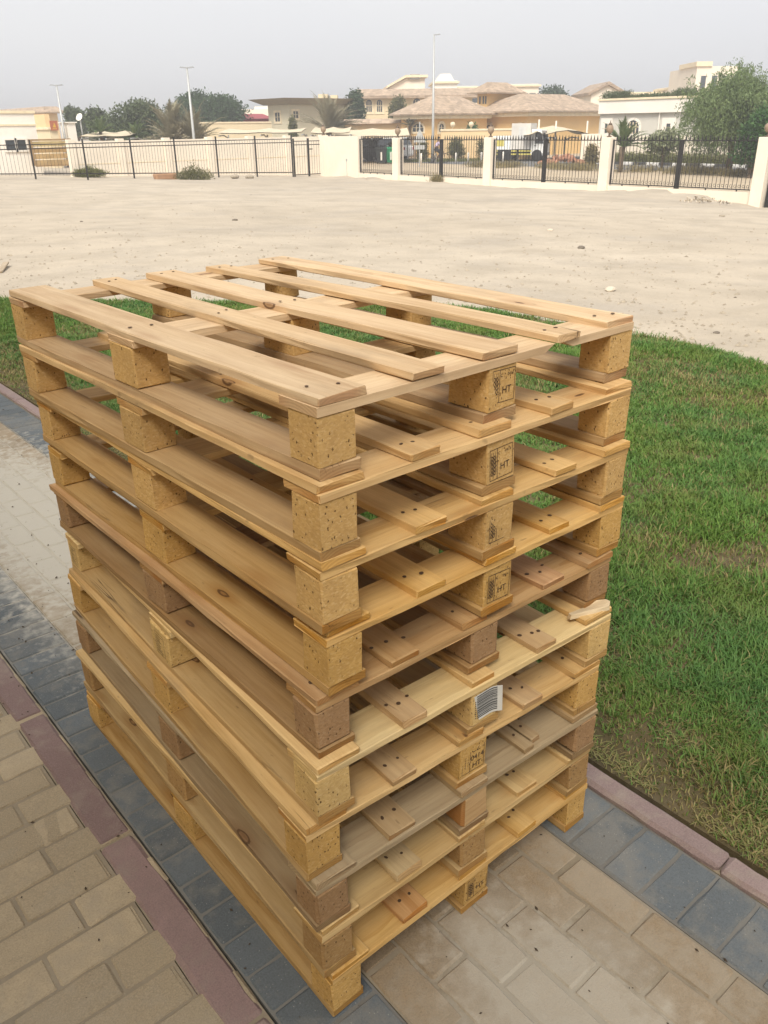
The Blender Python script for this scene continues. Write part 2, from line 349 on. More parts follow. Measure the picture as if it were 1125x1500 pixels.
WOOD = mat_wood(); BLOCK = mat_block(); GRASS = mat_grass(); GLASS = mat_glass()
TAN = mat_paver('tan_concrete_paver', (.255, .192, .122), .50)
TANL = mat_paver('tan_driveway_paver', (.345, .278, .185), .30)
DARK = mat_paver('dark_grey_paver', (.115, .128, .135), .25, .7)
RED = mat_paver('red_kerb_concrete', (.225, .155, .142), .30); REDR = mat_paver('pale_red_kerb_concrete', (.25, .185, .172), .40, .3); JOINTD = mat_ground('grey_joint_sand', (.165, .160, .145), (.20, .19, .17), 3, False, .004)
JOINT = mat_ground('joint_sand', (.25, .205, .145), (.32, .27, .195), 3, False, .004)
SAND = mat_ground('desert_sand', (.435, .375, .295), (.51, .445, .355), .6, True, .03)
SOIL = mat_ground('lawn_soil', (.085, .070, .036), (.165, .125, .070), 3.0, True, .02)
VERGE = mat_ground('sandy_verge', (.47, .38, .27), (.52, .43, .31), 1.0, False, .03)
ASPH = mat_ground('asphalt', (.165, .165, .168), (.20, .20, .20), 1.0, False, .005)
IRON = mat_plain('black_iron', (.03, .028, .027), .55, .2, .2)
CREAM = mat_plain('cream_render', (.80, .71, .585), .9, 0, .07, .8, .05)
WHITE = mat_plain('white_render', (.82, .77, .69), .9, 0, .06, .6, .05)
ORANGE = mat_plain('orange_render', (.72, .49, .22), .9, 0, .06, .5, .05)
PEACH = mat_plain('peach_render', (.74, .545, .31), .9, 0, .06, .5, .05)
SANDW = mat_plain('sand_render', (.70, .59, .40), .9, 0, .06, .5, .05)
GREYW = mat_plain('grey_beige_render', (.58, .56, .50), .9, 0, .06, .5, .05)
TILE = mat_tile('clay_roof_tile', (.41, .315, .235)); FLATR = mat_plain('brown_roof', (.33, .27, .185), .9)
TRIM = mat_plain('pale_trim', (.78, .66, .46), .8)
def mat_ink():
    M = N('worn_ink'); oi = M.n('ObjectInfo'); o_ = M.n('CombineXYZ'); M.set(o_, 'X', M.math('MULTIPLY', oi.outputs['Random'], 9.0)); q = M.n('VectorMath', operation='ADD'); M.set(q, 'i0', world_pos(M)); M.set(q, 'i1', o_.outputs[0])
    M.col((.035, .017, .010)); M.rough(.85); tr = M.n('BsdfTransparent'); mx = M.n('MixShader')
    f = M.math('ADD', M.math('MULTIPLY', M.noise(q.outputs[0], 70, 3, .6), .7), M.math('MULTIPLY', M.noise(q.outputs[0], 420, 2, .6), .4))
    M.t.links.new(M.ramp(f, .66, .80, 0, .75), mx.inputs[0]); M.t.links.new(M.b.outputs[0], mx.inputs[1]); M.t.links.new(tr.outputs[0], mx.inputs[2]); M.t.links.new(mx.outputs[0], M.o.inputs[0]); return M.m
INK = mat_ink(); PRINT = mat_plain('barcode_black', (.05, .05, .05), .8); PAPER = mat_plain('white_paper', (.58, .57, .53), .7)
NAIL = mat_plain('rusty_nail', (.10, .058, .032), .7, .2, .3)
BARK = mat_plain('tree_bark', (.17, .125, .085), .9, 0, .3, 4, .6)
METAL = mat_plain('galvanised_metal', (.46, .47, .46), .5, .3, .1)
CANVAS = mat_plain('tan_shade_cloth', (.62, .53, .38), .8)

# ------------------------------------------------------------------ terrain, path, drive, lawn base
def grid_mesh(name, mat):
    ys = [0.5*1.045**i for i in range(118)]; us = np.linspace(-1.25, 1.25, 150)
    V = []; nx = len(us); fbase = 3.0
    for d in ys:
        f = fbase+d
        for u in us:
            P = CAM+FW*f+RT*(u*f*.95); x, y = P.x, P.y
            z = sand_z(x, y)
            V.append((x, y, z))
    F = [(j*nx+i, j*nx+i+1, (j+1)*nx+i+1, (j+1)*nx+i) for j in range(len(ys)-1) for i in range(nx-1)]
    m = np_mesh(name, np.array(V), np.array(F), mat)
    for p in m.polygons: p.use_smooth = True
    return m
tag(link('sand_ground', grid_mesh('sand_ground', SAND)), 'pale bare sand lot beyond the lawn', None, None, 'structure')
g = MB(); g.box(-590, 590, -590, 590, -1.6, -1.5)
gr = g.build('far_ground', VERGE); gr.location = (0, 0, 0); tag(gr, None, None, None, 'structure')
# the ground left of, right of and behind what the sand sheet covers
m = MB()
m.add([(-60, -60, -.03), (60, -60, -.03), (60, 3, -.03), (-60, 3, -.03)], [(0, 1, 2, 3)]); m.add([(-60, 3, -.03), (1.5, 3, -.03), (1.5, 60, -.03), (-60, 60, -.03)], [(0, 1, 2, 3)])
tag(m.build('plot_ground', SAND), None, None, None, 'structure')

hw = MB().box(-4.9, -4.3, -14, 12, -.5, 6.9); hw.box(-12, -4.9, -14, 12, -.5, 6.9)  # assumed house wall out of view, added and sized to shade stack and paving
tag(hw.build('unseen_shade_wall', SANDW), 'unseen house wall beyond the driveway, added to shade the stack and paving', None, None, 'structure')
Y0, Y1 = -1.6, 9.0
def paved(name, label, base_rect, jm=None):
    x0, x1, y0, y1 = base_rect
    o = MB().box(x0, x1, y0, y1, -.05, -.0035).build(name, jm or JOINT); return tag(o, label, None, None, 'structure')
def paver_set(l, w, mat, n=6, h=.04, bev=.0055):
    out = []
    for i in range(n):
        bm = bev_box(l, w, h, bev, .0019, 3); out.append(bm_mesh(bm, 'paver', mat))
    return out
def lay(parent, meshes, x, y, rz=0, name='paver'):
    o = link(name, random.choice(meshes), parent, (x+random.uniform(-.0012, .0012), y+random.uniform(-.0012, .0012), -.02+random.uniform(-.0016, .0016)),
             (random.uniform(-.006, .006), random.uniform(-.006, .006), rz+random.uniform(-.006, .006)))
    return o
def seen(x, y, z=0, mg=60):
    q = Vector((x, y, z))-CAM
    if q.dot(VD) < .3: return False
    u, v = px((x, y, z)); return -mg < u < W0+mg and -mg < v < H0+mg
walk = paved('walkway', 'tan paved garden walk under the pallets', (.105, .698, Y0, Y1))
ps = paver_set(.194, .094, TAN)
for r in range(6):
    xc = .1525+.0988*r; ph = (.028 if (5-r) % 2 else -.072)+.1
    k = -9
    while True:
        y = ph+.2*k; k += 1
        if y > Y1-.1: break
        if y < Y0+.1 or not seen(xc, y): continue
        lay(walk, ps, xc, y, PI/2)
pd = paver_set(.188, .094, DARK)
for nm, lab, xa, xb, ph in (('walkway_border', 'dark grey paver border on the lawn side of the walk', .700, .895, .023), ('walkway_border', 'dark grey paver border on the driveway side of the walk', -.090, .103, .04)):
    wb = paved(nm, lab, (xa, xb, Y0, Y1), JOINTD)
    for k in range(-20, 100):
        y = ph+.0985*k
        if Y0+.05 < y < Y1-.05 and seen((xa+xb)/2, y): lay(wb, pd, (xa+xb)/2, y)
def kerb(nm, lab, x, w, h, ph, step, mt):
    kb = paved(nm, lab, (x-w/2, x+w/2, Y0, Y1))
    ms = [bm_mesh(bev_box(step-.004, w-.003, .09, .009, .0026, 9), 'kerb_stone', mt) for _ in range(3)]
    for k in range(-6, 30):
        y = ph+step*(k+.5)
        if Y0+.3 < y < Y1-.3: link('kerb_stone', random.choice(ms), kb, (x+random.uniform(-.002, .002), y, h-.045), (0, 0, PI/2+random.uniform(-.003, .003)))
kerb('kerb', 'red concrete kerb between the dark border and the lawn', .9325, .068, .014, -.312, .62, REDR)
kerb('kerb', 'flush red concrete kerb between the dark border and the driveway', -.138, .085, .004, .1, .6175, RED)
drv = paved('driveway', 'tan paved driveway left of the red kerb', (-3.2, -.183, Y0, Y1))
pl = paver_set(.194, .095, TANL)
for j in range(-16, 90):
    y = -.023+.0985*j; 
    for k in range(0, 15):
        x = -.188-.2*k-(.1 if j % 2 else 0)-.003
        if Y0+.06 < y < Y1-.06 and x > -3.1 and seen(x, y): lay(drv, pl, x, y)
    if j % 2 and seen(-.2, y) and Y0+.06 < y < Y1-.06:
        if 'half' not in globals(): half = paver_set(.095, .095, TANL, 4)
        lay(drv, half, -.236, y)

LAWN = [(.985, -3.5), (5.25, -3.5), (5.3, 1.7), (5.5, 2.6), (5.45, 3.2), (5.3, 4.4), (5.08, 5.05), (3.63, 6.61), (2.0, 8.44), (.985, 9.6)]
def in_lawn(x, y):
    x = np.asarray(x); y = np.asarray(y); c = np.zeros(x.shape, bool); n = len(LAWN)
    for i in range(n):
        (xa, ya), (xb, yb) = LAWN[i], LAWN[(i+1) % n]
        with np.errstate(divide='ignore', invalid='ignore'):
            t = ((ya > y) != (yb > y)) & (x < (xb-xa)*(y-ya)/(yb-ya+1e-12)+xa)
        c ^= t
    return c
sb = MB(); n = len(LAWN)
cx, cy = 3, 2.5
out = []
for i in range(n):
    (xa, ya), (xb, yb) = LAWN[i], LAWN[(i+1) % n]
    k = max(2, int(math.hypot(xb-xa, yb-ya)/.12))
    for j in range(k):
        x, y = xa+(xb-xa)*j/k, ya+(yb-ya)*j/k
        if x > .99: x += random.uniform(-.05, .05); y += random.uniform(-.05, .05)
        out.append((x, y))
inner = [(x, y, .001) for x, y in out]
sb.add(inner+[(x+(x-cx)*.02 if x > 1 else x, y+(y-cy)*.02, -.035) for x, y in out], [tuple(range(len(out)))]+[(i, i+len(out), (i+1) % len(out)+len(out), (i+1) % len(out)) for i in range(len(out))])
tag(sb.build('lawn_soil', SOIL), 'brown soil showing through the lawn', None, None, 'structure')

# grass blades
def vnoise(x, y, s, seed):
    r = np.random.default_rng(seed); G = r.random((64, 64)); X = x*s; Y = y*s; i = np.floor(X).astype(int); j = np.floor(Y).astype(int)
    fx = X-i; fy = Y-j; fx = fx*fx*(3-2*fx); fy = fy*fy*(3-2*fy)
    g = lambda a, b: G[a % 64, b % 64]
    return (g(i, j)*(1-fx)+g(i+1, j)*fx)*(1-fy)+(g(i, j+1)*(1-fx)+g(i+1, j+1)*fx)*fy
def grass(ncand):
    X = .97+4.68*rng.random(ncand)**1.25; Y = -1.2+10.8*rng.random(ncand)**1.35
    dist = np.hypot(X-CAM.x, Y-CAM.y)
    jx = X+rng.normal(0, .05, ncand)*(X > 1.3); jy = Y+rng.normal(0, .05, ncand)
    ok = in_lawn(jx, jy)
    q = np.stack([X-CAM.x, Y-CAM.y, np.full(ncand, -CAM.z)], 1); z = q@np.array(VD); u = W0/2+FPX*(q@np.array(VR))/z; v = H0/2-FPX*(q@np.array(VU))/z
    ok &= (z > .2) & (u > -150) & (u < W0+150) & (v > 100) & (v < H0+150)
    cl = .42*vnoise(X, Y, 4.5, 1)+.33*vnoise(X, Y, 11, 2)+.25*vnoise(X, Y, 27, 9)
    pat = .6*vnoise(X, Y, 1.25, 3)+.4*vnoise(X, Y, 3.1, 4)
    edge = np.clip((X-1.0)/.40, 0, 1)
    edge = edge*(.75+.5*vnoise(X, Y, 4, 8))
    dens = np.clip(-.05+1.75*cl, .04, 1)*np.clip(edge*1.0+.34, 0, 1)*np.clip(1.3-dist*.035, .55, 1)
    bare = np.clip((pat-.56)/.14, 0, 1)*(.4+.9*vnoise(X, Y, 9, 14)); bare = np.clip(bare, 0, 1); dens *= 1-.6*bare
    ok &= rng.random(ncand) < dens
    X, Y, cl, bare, edge, dist = X[ok], Y[ok], cl[ok], bare[ok], edge[ok], dist[ok]; n = len(X)
    h = (.009+.060*cl**1.6*rng.random(n)**1.2+.010*rng.random(n))*(.5+.6*np.clip(edge, 0, 1))*(1+.03*dist)
    w = (.0011+.0016*rng.random(n))*(1+.10*np.clip(dist-2, 0, 6)); a = rng.uniform(0, 2*PI, n); ln = rng.uniform(.25, 1.25, n)*h
    la = a+PI/2+rng.normal(0, .5, n)
    B = np.stack([X, Y, np.full(n, .0)], 1); S = np.stack([np.cos(a), np.sin(a), np.zeros(n)], 1)*w[:, None]
    Ld = np.stack([np.cos(la), np.sin(la), np.zeros(n)], 1); U = np.array([0, 0, 1.0])
    M1 = B+Ld*(ln*.3)[:, None]+U*(h*.62)[:, None]; T = B+Ld*ln[:, None]+U*(h*.95)[:, None]
    V = np.stack([B-S, B+S, M1-S*.8, M1+S*.8, T], 1).reshape(-1, 3); o = np.arange(n)[:, None]*5
    F = np.concatenate([o+np.array([0, 1, 3]), o+np.array([0, 3, 2]), o+np.array([2, 3, 4])], 0)
    straw = np.clip((rng.random(n) < (.07+.50*bare+.48*(1-np.clip(edge, 0, 1)))).astype(float)*rng.uniform(.45, 1, n), 0, 1)
    return np_mesh('lawn_grass', V, F, GRASS, np.repeat(straw, 5))
tag(link('lawn_grass', grass(1250000)), 'green lawn grass with dry brown patches', 'grass', None, 'stuff')
def straw(n):
    X = 1.0+.62*rng.random(n)**1.5; Y = rng.uniform(-1.1, 4.5, n); ok = vnoise(X, Y, 7, 21) > .28; X, Y = X[ok], Y[ok]; n = len(X)
    a = rng.uniform(0, 2*PI, n); l = rng.uniform(.010, .045, n); w = rng.uniform(.0007, .0018, n); e = rng.uniform(-.05, .5, n)
    D = np.stack([np.cos(a)*np.cos(e), np.sin(a)*np.cos(e), np.abs(np.sin(e))], 1)*l[:, None]; S = np.stack([-np.sin(a), np.cos(a), np.zeros(n)], 1)*w[:, None]
    B = np.stack([X, Y, np.full(n, .002)+.006*rng.random(n)], 1); M1 = B+D*.5+np.array([0, 0, .003]); T = B+D
    V = np.stack([B-S, B+S, M1+S, M1-S, T], 1).reshape(-1, 3); o = np.arange(n)[:, None]*5
    F = np.concatenate([o+np.array([0, 1, 2]), o+np.array([0, 2, 3]), o+np.array([3, 2, 4])], 0)
    return np_mesh('dry_straw', V, F, GRASS, np.repeat(rng.uniform(.35, 1, n), 5))
tag(link('dry_straw', straw(26000)), 'dry straw and roots along the lawn edge by the red kerb', 'straw', None, 'stuff')

# ------------------------------------------------------------------ pallets
PAL = [(.0326,.0424,.0301),(.0245,.0234,.0191),(.028,.017,.0061),(.0368,.0193,.0062),(.0225,.0242,-.0078),(.0158,.001,-.027),(-.0036,.0033,-.0372),(-.004,-.0056,-.0278),(-.0075,-.0009,-.0117),(-.001,-.0009,.0003)]
# front left/right edge of the inner deck boards (x at the end we look at)
DECK = [[(.185,.253),(.354,.441),(.544,.610)],[(.187,.250),(.346,.429),(.534,.602)],[(.195,.266),(.355,.438),(.555,.620)],[(.192,.261),(.362,.446),(.551,.613)],
        [(.163,.228),(.340,.408),(.571,.638)],[(.190,.248),(.369,.430),(.552,.611)],[(.192,.251),(.359,.430),(.545,.605)],[(.175,.240),(.355,.432),(.552,.616)],
        [(.188,.254),(.352,.432),(.543,.607)],[(.186,.255),(.349,.435),(.535,.598)]]
PALE = (.61,.435,.25); YEL = (.59,.375,.14); YEL2 = (.57,.35,.115); BRN = (.42,.255,.105); GRY = (.355,.265,.15)
BY = (.56,.36,.14); BC = (.35,.215,.105); BYL = (.61,.42,.17); BG = (.54,.335,.11)
TINT = [(PALE,BY),((.59,.39,.175),BY),(YEL,BY),(YEL2,BG),(BRN,BC),((.58,.385,.16),BYL),((.55,.355,.14),BG),(GRY,BC),((.54,.365,.155),(.38,.235,.095)),(YEL2,BG)]
LAB = ['topmost pallet of the stack with fanned pale deck boards, open to the sky','second pallet from the top, under the topmost one, stamped HT on its middle block',
 'third pallet from the top, yellow boards and speckled blocks','fourth pallet from the top, just above the brown pallet with coarse blocks',
 'reddish brown pallet with coarse brown blocks, fifth from the top','pale yellow pallet with the white barcode label on its middle block',
 'yellow pallet stamped CZ 0414 HT on its middle block, seventh from the top','greyish weathered pallet with dark brown chip blocks, third from the ground',
 'pale pallet with coarse chip blocks directly above the bottom pallet','bottom pallet of the stack resting on the pavers']
PH = .126; TB, TK, TS, TD = .018, .0792, .0146, .0142
def jit(c, a=.07):
    k = 1+random.uniform(-a, a); h = random.uniform(-a*.35, a*.35); return (c[0]*k*(1+h*.3), c[1]*k, c[2]*k*(1-h))
nail_m = MB().lathe([(.0046, 0), (.0046, .0006), (.0034, .0009)], 8).mesh('nail', NAIL)
def text_geo(s, size):
    cu = bpy.data.curves.new('t', 'FONT'); cu.body = s; cu.size = size; cu.align_x = 'CENTER'; cu.align_y = 'CENTER'
    o = bpy.data.objects.new('t', cu); COL.objects.link(o); bpy.context.view_layer.update()
    me = o.evaluated_get(bpy.context.evaluated_depsgraph_get()).to_mesh()
    vs = [tuple(v.co) for v in me.vertices]; fs = [tuple(p.vertices) for p in me.polygons]
    bpy.data.objects.remove(o); bpy.data.curves.remove(cu); return vs, fs
def stamp_mesh(kind):
    """ink print lying in xz, facing -y, centred on the block face"""
    m = MB(); E = -.0004
    def bar(x0, x1, z0, z1): m.add([(x0, E, z0), (x1, E, z0), (x1, E, z1), (x0, E, z1)], [(0, 1, 2, 3)])
    def word(s, size, x, z, rot=0, sx=1):
        vs, fs = text_geo(s, size); c, q = math.cos(rot), math.sin(rot)
        m.add([(x+(a*sx*c-b*q), E, z+(a*sx*q+b*c)) for a, b, _ in vs], fs)
    def frame(x0, x1, z0, z1, t=.0011):
        bar(x0, x1, z0, z0+t); bar(x0, x1, z1-t, z1); bar(x0, x0+t, z0+t, z1-t); bar(x1-t, x1, z0+t, z1-t)
    if kind == 'ear':
        frame(-.030, .030, -.029, .030); bar(-.0115, -.0103, -.028, .029)
        bar(-.0215, -.0206, -.026, .024)
        for i in range(5):
            z = -.016+.0075*i
            for sgn in (-1, 1):
                cx = -.021+sgn*.0035
                m.add([(cx+.0028*math.cos(a)*1.0, E, z+.0042*math.sin(a)) for a in [2*PI*k/8 for k in range(8)]]+[(cx+.0016*math.cos(a), E, z+.0027*math.sin(a)) for a in [2*PI*k/8 for k in range(8)]],
                      [(k, (k+1) % 8, (k+1) % 8+8, k+8) for k in range(8)])
        for sx in (-.0265, -.0165): bar(sx, sx+.0007, .002, .025)
        for i, ch in enumerate('IPPC'): word(ch, .0066, -.0140, .012-.0078*i)
        word('C .', .0085, -.004, .019); word('0414', .0080, .0175, .0195); word('HT', .0185, .009, -.008)
        bar(-.004, -.003, -.024, -.020)
    elif kind == 'cz':
        frame(-.030, .031, -.031, .033); bar(-.0085, -.0074, -.030, .032)
        word('CZ -', .0185, .0125, .0215); word('0414', .0185, .0115, .0015); word('HT', .0185, .0110, -.0185)
        bar(-.0215, -.0208, -.018, .020)
        for i in range(5): bar(-.024, -.0195, -.014+.006*i, -.0133+.006*i)
        for i, ch in enumerate('IPPC'): word(ch, .0060, -.0135, .009-.0070*i)
    elif kind == 'smudge':
        frame(-.022, .022, -.030, .026)
        for i in range(9): bar(-.018, random.uniform(-.004, .016), -.024+.0052*i, -.0225+.0052*i)
    return m.mesh('stamp', INK)
STAMP = {k: stamp_mesh(k) for k in ('ear', 'cz', 'smudge')}
pallets = []
for i, (dx, dy, t) in enumerate(PAL):
    z0 = (9-i)*PH; ct, st = math.cos(t), math.sin(t)
    ox = .4+dx-(ct*.4-st*.6); oy = .6+dy-(st*.4+ct*.6)
    P = thing('wooden_pallet', LAB[i], 'pallet', (ox, oy, z0+.0005), t, 'stack of ten wooden pallets'); pallets.append(P)
    wt, bt = TINT[i]
    def board(name, xc, yc, zc, l, w, h, rz, tint, bev=.0022, warp=.0012):
        me = bm_mesh(bev_box(l, w, h, bev*.75, .0016, 9, warp), name, WOOD)
        return link(name, me, P, (xc, yc, zc), (random.uniform(-.004, .004), 0, rz), jit(tint))
    mix = lambda a, b, f: tuple(a[k]*(1-f)+b[k]*f for k in range(3))
    # bottom boards (along y)
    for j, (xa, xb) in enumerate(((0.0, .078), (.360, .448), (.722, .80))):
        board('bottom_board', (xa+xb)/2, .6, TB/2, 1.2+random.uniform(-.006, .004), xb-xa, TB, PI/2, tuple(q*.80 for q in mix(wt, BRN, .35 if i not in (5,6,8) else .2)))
    # blocks
    for j, x in enumerate((.036, .405, .764)):
        for k, y in enumerate((.0365, .615, 1.1635)):
            bw = .072 if j != 1 else .074; bl = .072 if k != 1 else .094
            if j == 1: bl += .02
            yy = y+(.012 if j == 1 and k == 0 else 0)
            tin = bt
            wooden = (i == 7 and j == 1 and k == 0)
            me = bm_mesh(bev_box(bw, bl, TK, .0045 if bt[0] < .4 else .0024, .0020, 0), 'block', WOOD if wooden else BLOCK)
            bo = link('block', me, P, (x+random.uniform(-.004, .004)*(k > 0), yy, TB+TK/2), (0, 0, random.uniform(-.012, .012)), jit((.46,.29,.13) if wooden else tin, .08))
            if i == 7 and j == 0 and k == 0: bo['label'] = 'coarse dark corner block'
            if j == 1 and k == 0:
                face = -bl/2-.0004
                if i in (0, 1, 2, 3, 9): link('stamp', STAMP['ear'], bo, ((.003, .001, .004, .002, 0, 0, 0, 0, 0, .003)[i], face, (.003, -.003, .001, -.005, 0, 0, 0, 0, 0, .001)[i]), (0, (.02, -.05, .0, .04, 0, 0, 0, 0, 0, -.02)[i], 0))
                if i == 6: link('stamp', STAMP['cz'], bo, (.001, face, 0), (0, .02, 0))
                if i == 5:
                    lb = MB()
                    nseg = 8
                    vs = []; 
                    for q in range(nseg+1):
                        x_ = -.033+.069*q/nseg; y_ = -.0012-.011*max(0, (q-5)/3)**2
                        vs += [(x_, y_, -.030), (x_, y_, .034), (x_, y_+.0004, -.030), (x_, y_+.0004, .034)]
                    fs = []
                    for q in range(nseg):
                        a = q*4; fs += [(a, a+4, a+5, a+1), (a+2, a+3, a+7, a+6), (a, a+2, a+6, a+4), (a+1, a+5, a+7, a+3)]
                    fs += [(0, 1, 3, 2), (nseg*4, nseg*4+2, nseg*4+3, nseg*4+1)]
                    lb.add(vs, fs); lo = lb.build('barcode_label', PAPER, bo, (.002, -bl/2, 0), (0, -.05, 0))
                    lo['label'] = 'white paper label printed with a black barcode'
                    br = MB(); zz = -.024
                    while zz < .030:
                        th = random.choice((.0008, .0012, .0018, .0026))
                        for q in range(1, 7):
                            def yy_(qq): return -.0016-.011*max(0, (qq-5)/3)**2
                            xa_, xb_ = -.033+.069*q/nseg, -.033+.069*(q+1)/nseg
                            br.add([(xa_, yy_(q), zz), (xb_, yy_(q+1), zz), (xb_, yy_(q+1), zz+th), (xa_, yy_(q), zz+th)], [(0, 1, 2, 3)])
                        zz += th+random.choice((.0008, .0012, .0018))
                    for q in range(9): br.add([(-.0295, -.0016, -.022+.005*q), (-.027, -.0016, -.022+.005*q), (-.027, -.0016, -.019+.005*q), (-.0295, -.0016, -.019+.005*q)], [(0, 1, 2, 3)])
                    link('barcode_print', br.mesh('barcode_print', PRINT), lo if False else bo, (.002, -bl/2, 0), (0, -.05, 0))
            if i == 5 and j == 0 and k in (1, 2):
                link('stamp', STAMP['smudge'], bo, (-bw/2-.0004, 0, 0), (0, 0, -PI/2))
    # stringers (along x)
    zs = TB+TK+TS/2
    for k, (y, w) in enumerate(((.046, .092), (.615, .11), (1.154, .092))):
        if i == 0 and k == 0:                       # the front one is in two pieces that meet in an oblique open joint
            for xa, xb, ca, cb in ((0, .545, 0, .030), (.600, .800, -.034, 0)):
                m = MB(); m.prism([(xa+max(-ca, 0)*0, -TS/2), (xb-(cb if cb else 0), -TS/2), (xb, TS/2), (xa+(ca if ca else 0), TS/2)], -w/2, w/2)
                me = m.mesh('stringer', WOOD); link('stringer', me, P, (0, y, zs), (0, 0, 0), jit(wt))
        else:
            tin = wt if i != 5 else (.64, .47, .22)
            board('stringer', .4, y, zs, .8+random.uniform(-.004, .004), w, TS, 0, tin, .0018, .0004)
    # deck boards (along y)
    zd = TB+TK+TS+TD/2
    edges = [(0.002, .091)]+DECK[i]+[(.711, .80)]
    if i == 0: edges[0] = (.004, .095)
    for j, (xa, xb) in enumerate(edges):
        ft = (xa+xb)/2; w = xb-xa; bk = ft+random.uniform(-.012, .012)
        y0, y1 = random.uniform(-.004, .004), 1.2+random.uniform(-.004, .004)
        if i == 0:
            bk = (.048, .213+w/2, .359+w/2, .537+w/2, .717+w/2)[j]; y0 = (0, -.004, .002, -.008, .002)[j]; y1 = (1.2, 1.205, 1.2, 1.195, 1.2)[j]
        tin = wt
        if i == 9 and j == 1: tin = (.50, .27, .10)
        if i == 4: tin = mix(BRN, (.50, .30, .16), random.random())
        if i in (5, 6) and j in (1, 3): tin = (.50, .335, .165)
        if i == 8 and j == 1: tin = (.50, .36, .18)
        if i == 7: tin = mix(GRY, BRN, random.random()*.4)
        ang = math.atan2(y1-y0, bk-ft)
        parts = [(0, w)]
        if i == 7 and j == 3: parts = [(-w/4-.001, w/2-.003), (w/4+.003, w/2-.004)]
        for q, (offx, ww) in enumerate(parts):
            yo = .014 if q else 0
            b = board('deck_board', (ft+bk)/2+offx, (y0+y1)/2+yo/2, zd+.0002, y1-y0-yo, ww, TD, ang, tin, .0024, .0014 if i else .0022)
            if i == 4 and j == 1: b['label'] = 'deck board with a dark split knot'
            nn = 2 if w > .08 or i in (0, 1, 2, 8) else random.choice((2, 3)); 
            if len(parts) > 1: nn = 1
            ends = [-.6+.046] if i else [-.6+.046, .615-.6, 1.154-.6]
            if i in (1, 2, 3): ends.append(.015)
            for e in ends:
                for q2 in range(nn):
                    ny = (q2-(nn-1)/2)*ww*.42+random.uniform(-.006, .006)
                    link('nail', nail_m, b, (e+random.uniform(-.012, .012), ny, TD/2+.0003), (0, 0, random.uniform(0, 3))).scale = (random.uniform(.65, 1.15), random.uniform(.6, .95), 1)
# splinter wedge between fifth and sixth pallet, at the right corner
bm = bmesh.new()
prof = [(-.09, .008), (-.03, .020), (.018, .026), (.046, .018), (.050, .002), (.030, -.022), (-.02, -.020), (-.09, -.006)]
va = [bm.verts.new((x, y, 0)) for x, y in prof]; vb = [bm.verts.new((x*.97, y*.9, .014+.004*math.sin(x*60))) for x, y in prof]
bm.faces.new(va[::-1]); bm.faces.new(vb)
for k in range(8): bm.faces.new((va[k], va[(k+1) % 8], vb[(k+1) % 8], vb[k]))
bmesh.ops.recalc_face_normals(bm, faces=bm.faces)
wpt = onZ(878, 897, 5*PH)
o = link('wood_offcut', bm_mesh(bm, 'wood_offcut', WOOD), None, (wpt.x+.004, wpt.y+.012, 5*PH-.0005), (0, 0, rad(-12)), (.60, .47, .29)); o.scale = (.85, .7, .65)
tag(o, 'pale splintered wood offcut poking out below the brown pallet', 'wood scrap')
# ------------------------------------------------------------------ right boundary: pillars, plinth, iron panels along X = 29
FX = 29.0; PY = [32.9, 26.63, 20.33, 13.93, 7.6]
def tz(y): return terrain(FX, y)
ptop = [1.13, 1.15, 1.15, 1.16, 1.16]
lamp_kind = ['urn shaped lamp globe missing', '', '', '']
pil_lab = ['cream pillar left of the lamp post, nearest the blank cream wall', 'cream pillar just left of the white lorry behind the fence', 'cream pillar in front of the small palm and white house', 'tall cream pillar at the right edge of the lot, below the drooping tree', 'cream pillar beyond the right edge']
def pillar_lamp(x, y, z, lab, globe=False):
    L_ = thing('pillar_lamp', lab, 'lamp', (x, y, z), 0, 'lamps on the boundary pillars')
    MB().lathe([(.10, 0), (.10, .03), (.045, .05), (.04, .13), (.07, .15)], 10).build('lamp_base', IRONB, L_, smooth=True)
    if globe: MB().lathe([(.05, .14), (.13, .19), (.165, .28), (.15, .37), (.08, .43), (.01, .445)], 12).build('globe', GLOBE, L_, smooth=True)
    else:
        MB().lathe([(.06, .14), (.12, .20), (.15, .30), (.12, .40), (.07, .45)], 10).build('lamp_body', GLOBE, L_, smooth=True)
        MB().lathe([(.09, .44), (.07, .48), (.02, .52), (.01, .60)], 10).build('lamp_cap', IRONB, L_, smooth=True)
IRONB = mat_plain('aged_bronze', (.14, .10, .07), .6, .4, .2); GLOBE = mat_plain('brown_lamp_globe', (.30, .22, .15), .5)
for i in range(4):
    y = PY[i]; zb = tz(y)-.3
    Pp = thing('wall_pillar', pil_lab[i], 'pillar', (FX, y, 0), 0, 'cream pillars of the boundary fence')
    m = bm_mesh(bev_box(.42, .42, ptop[i]-zb, .012, .002), 'shaft', CREAM); link('shaft', m, Pp, (0, 0, (ptop[i]+zb)/2))
    pillar_lamp(FX, y, ptop[i], ['bronze lamp on the pillar nearest the blank cream wall', 'bronze lamp on the pillar beside the white lorry', 'bronze lamp on the pillar in front of the white house', 'round brown globe lamp on the pillar under the drooping tree'][i], i == 3)
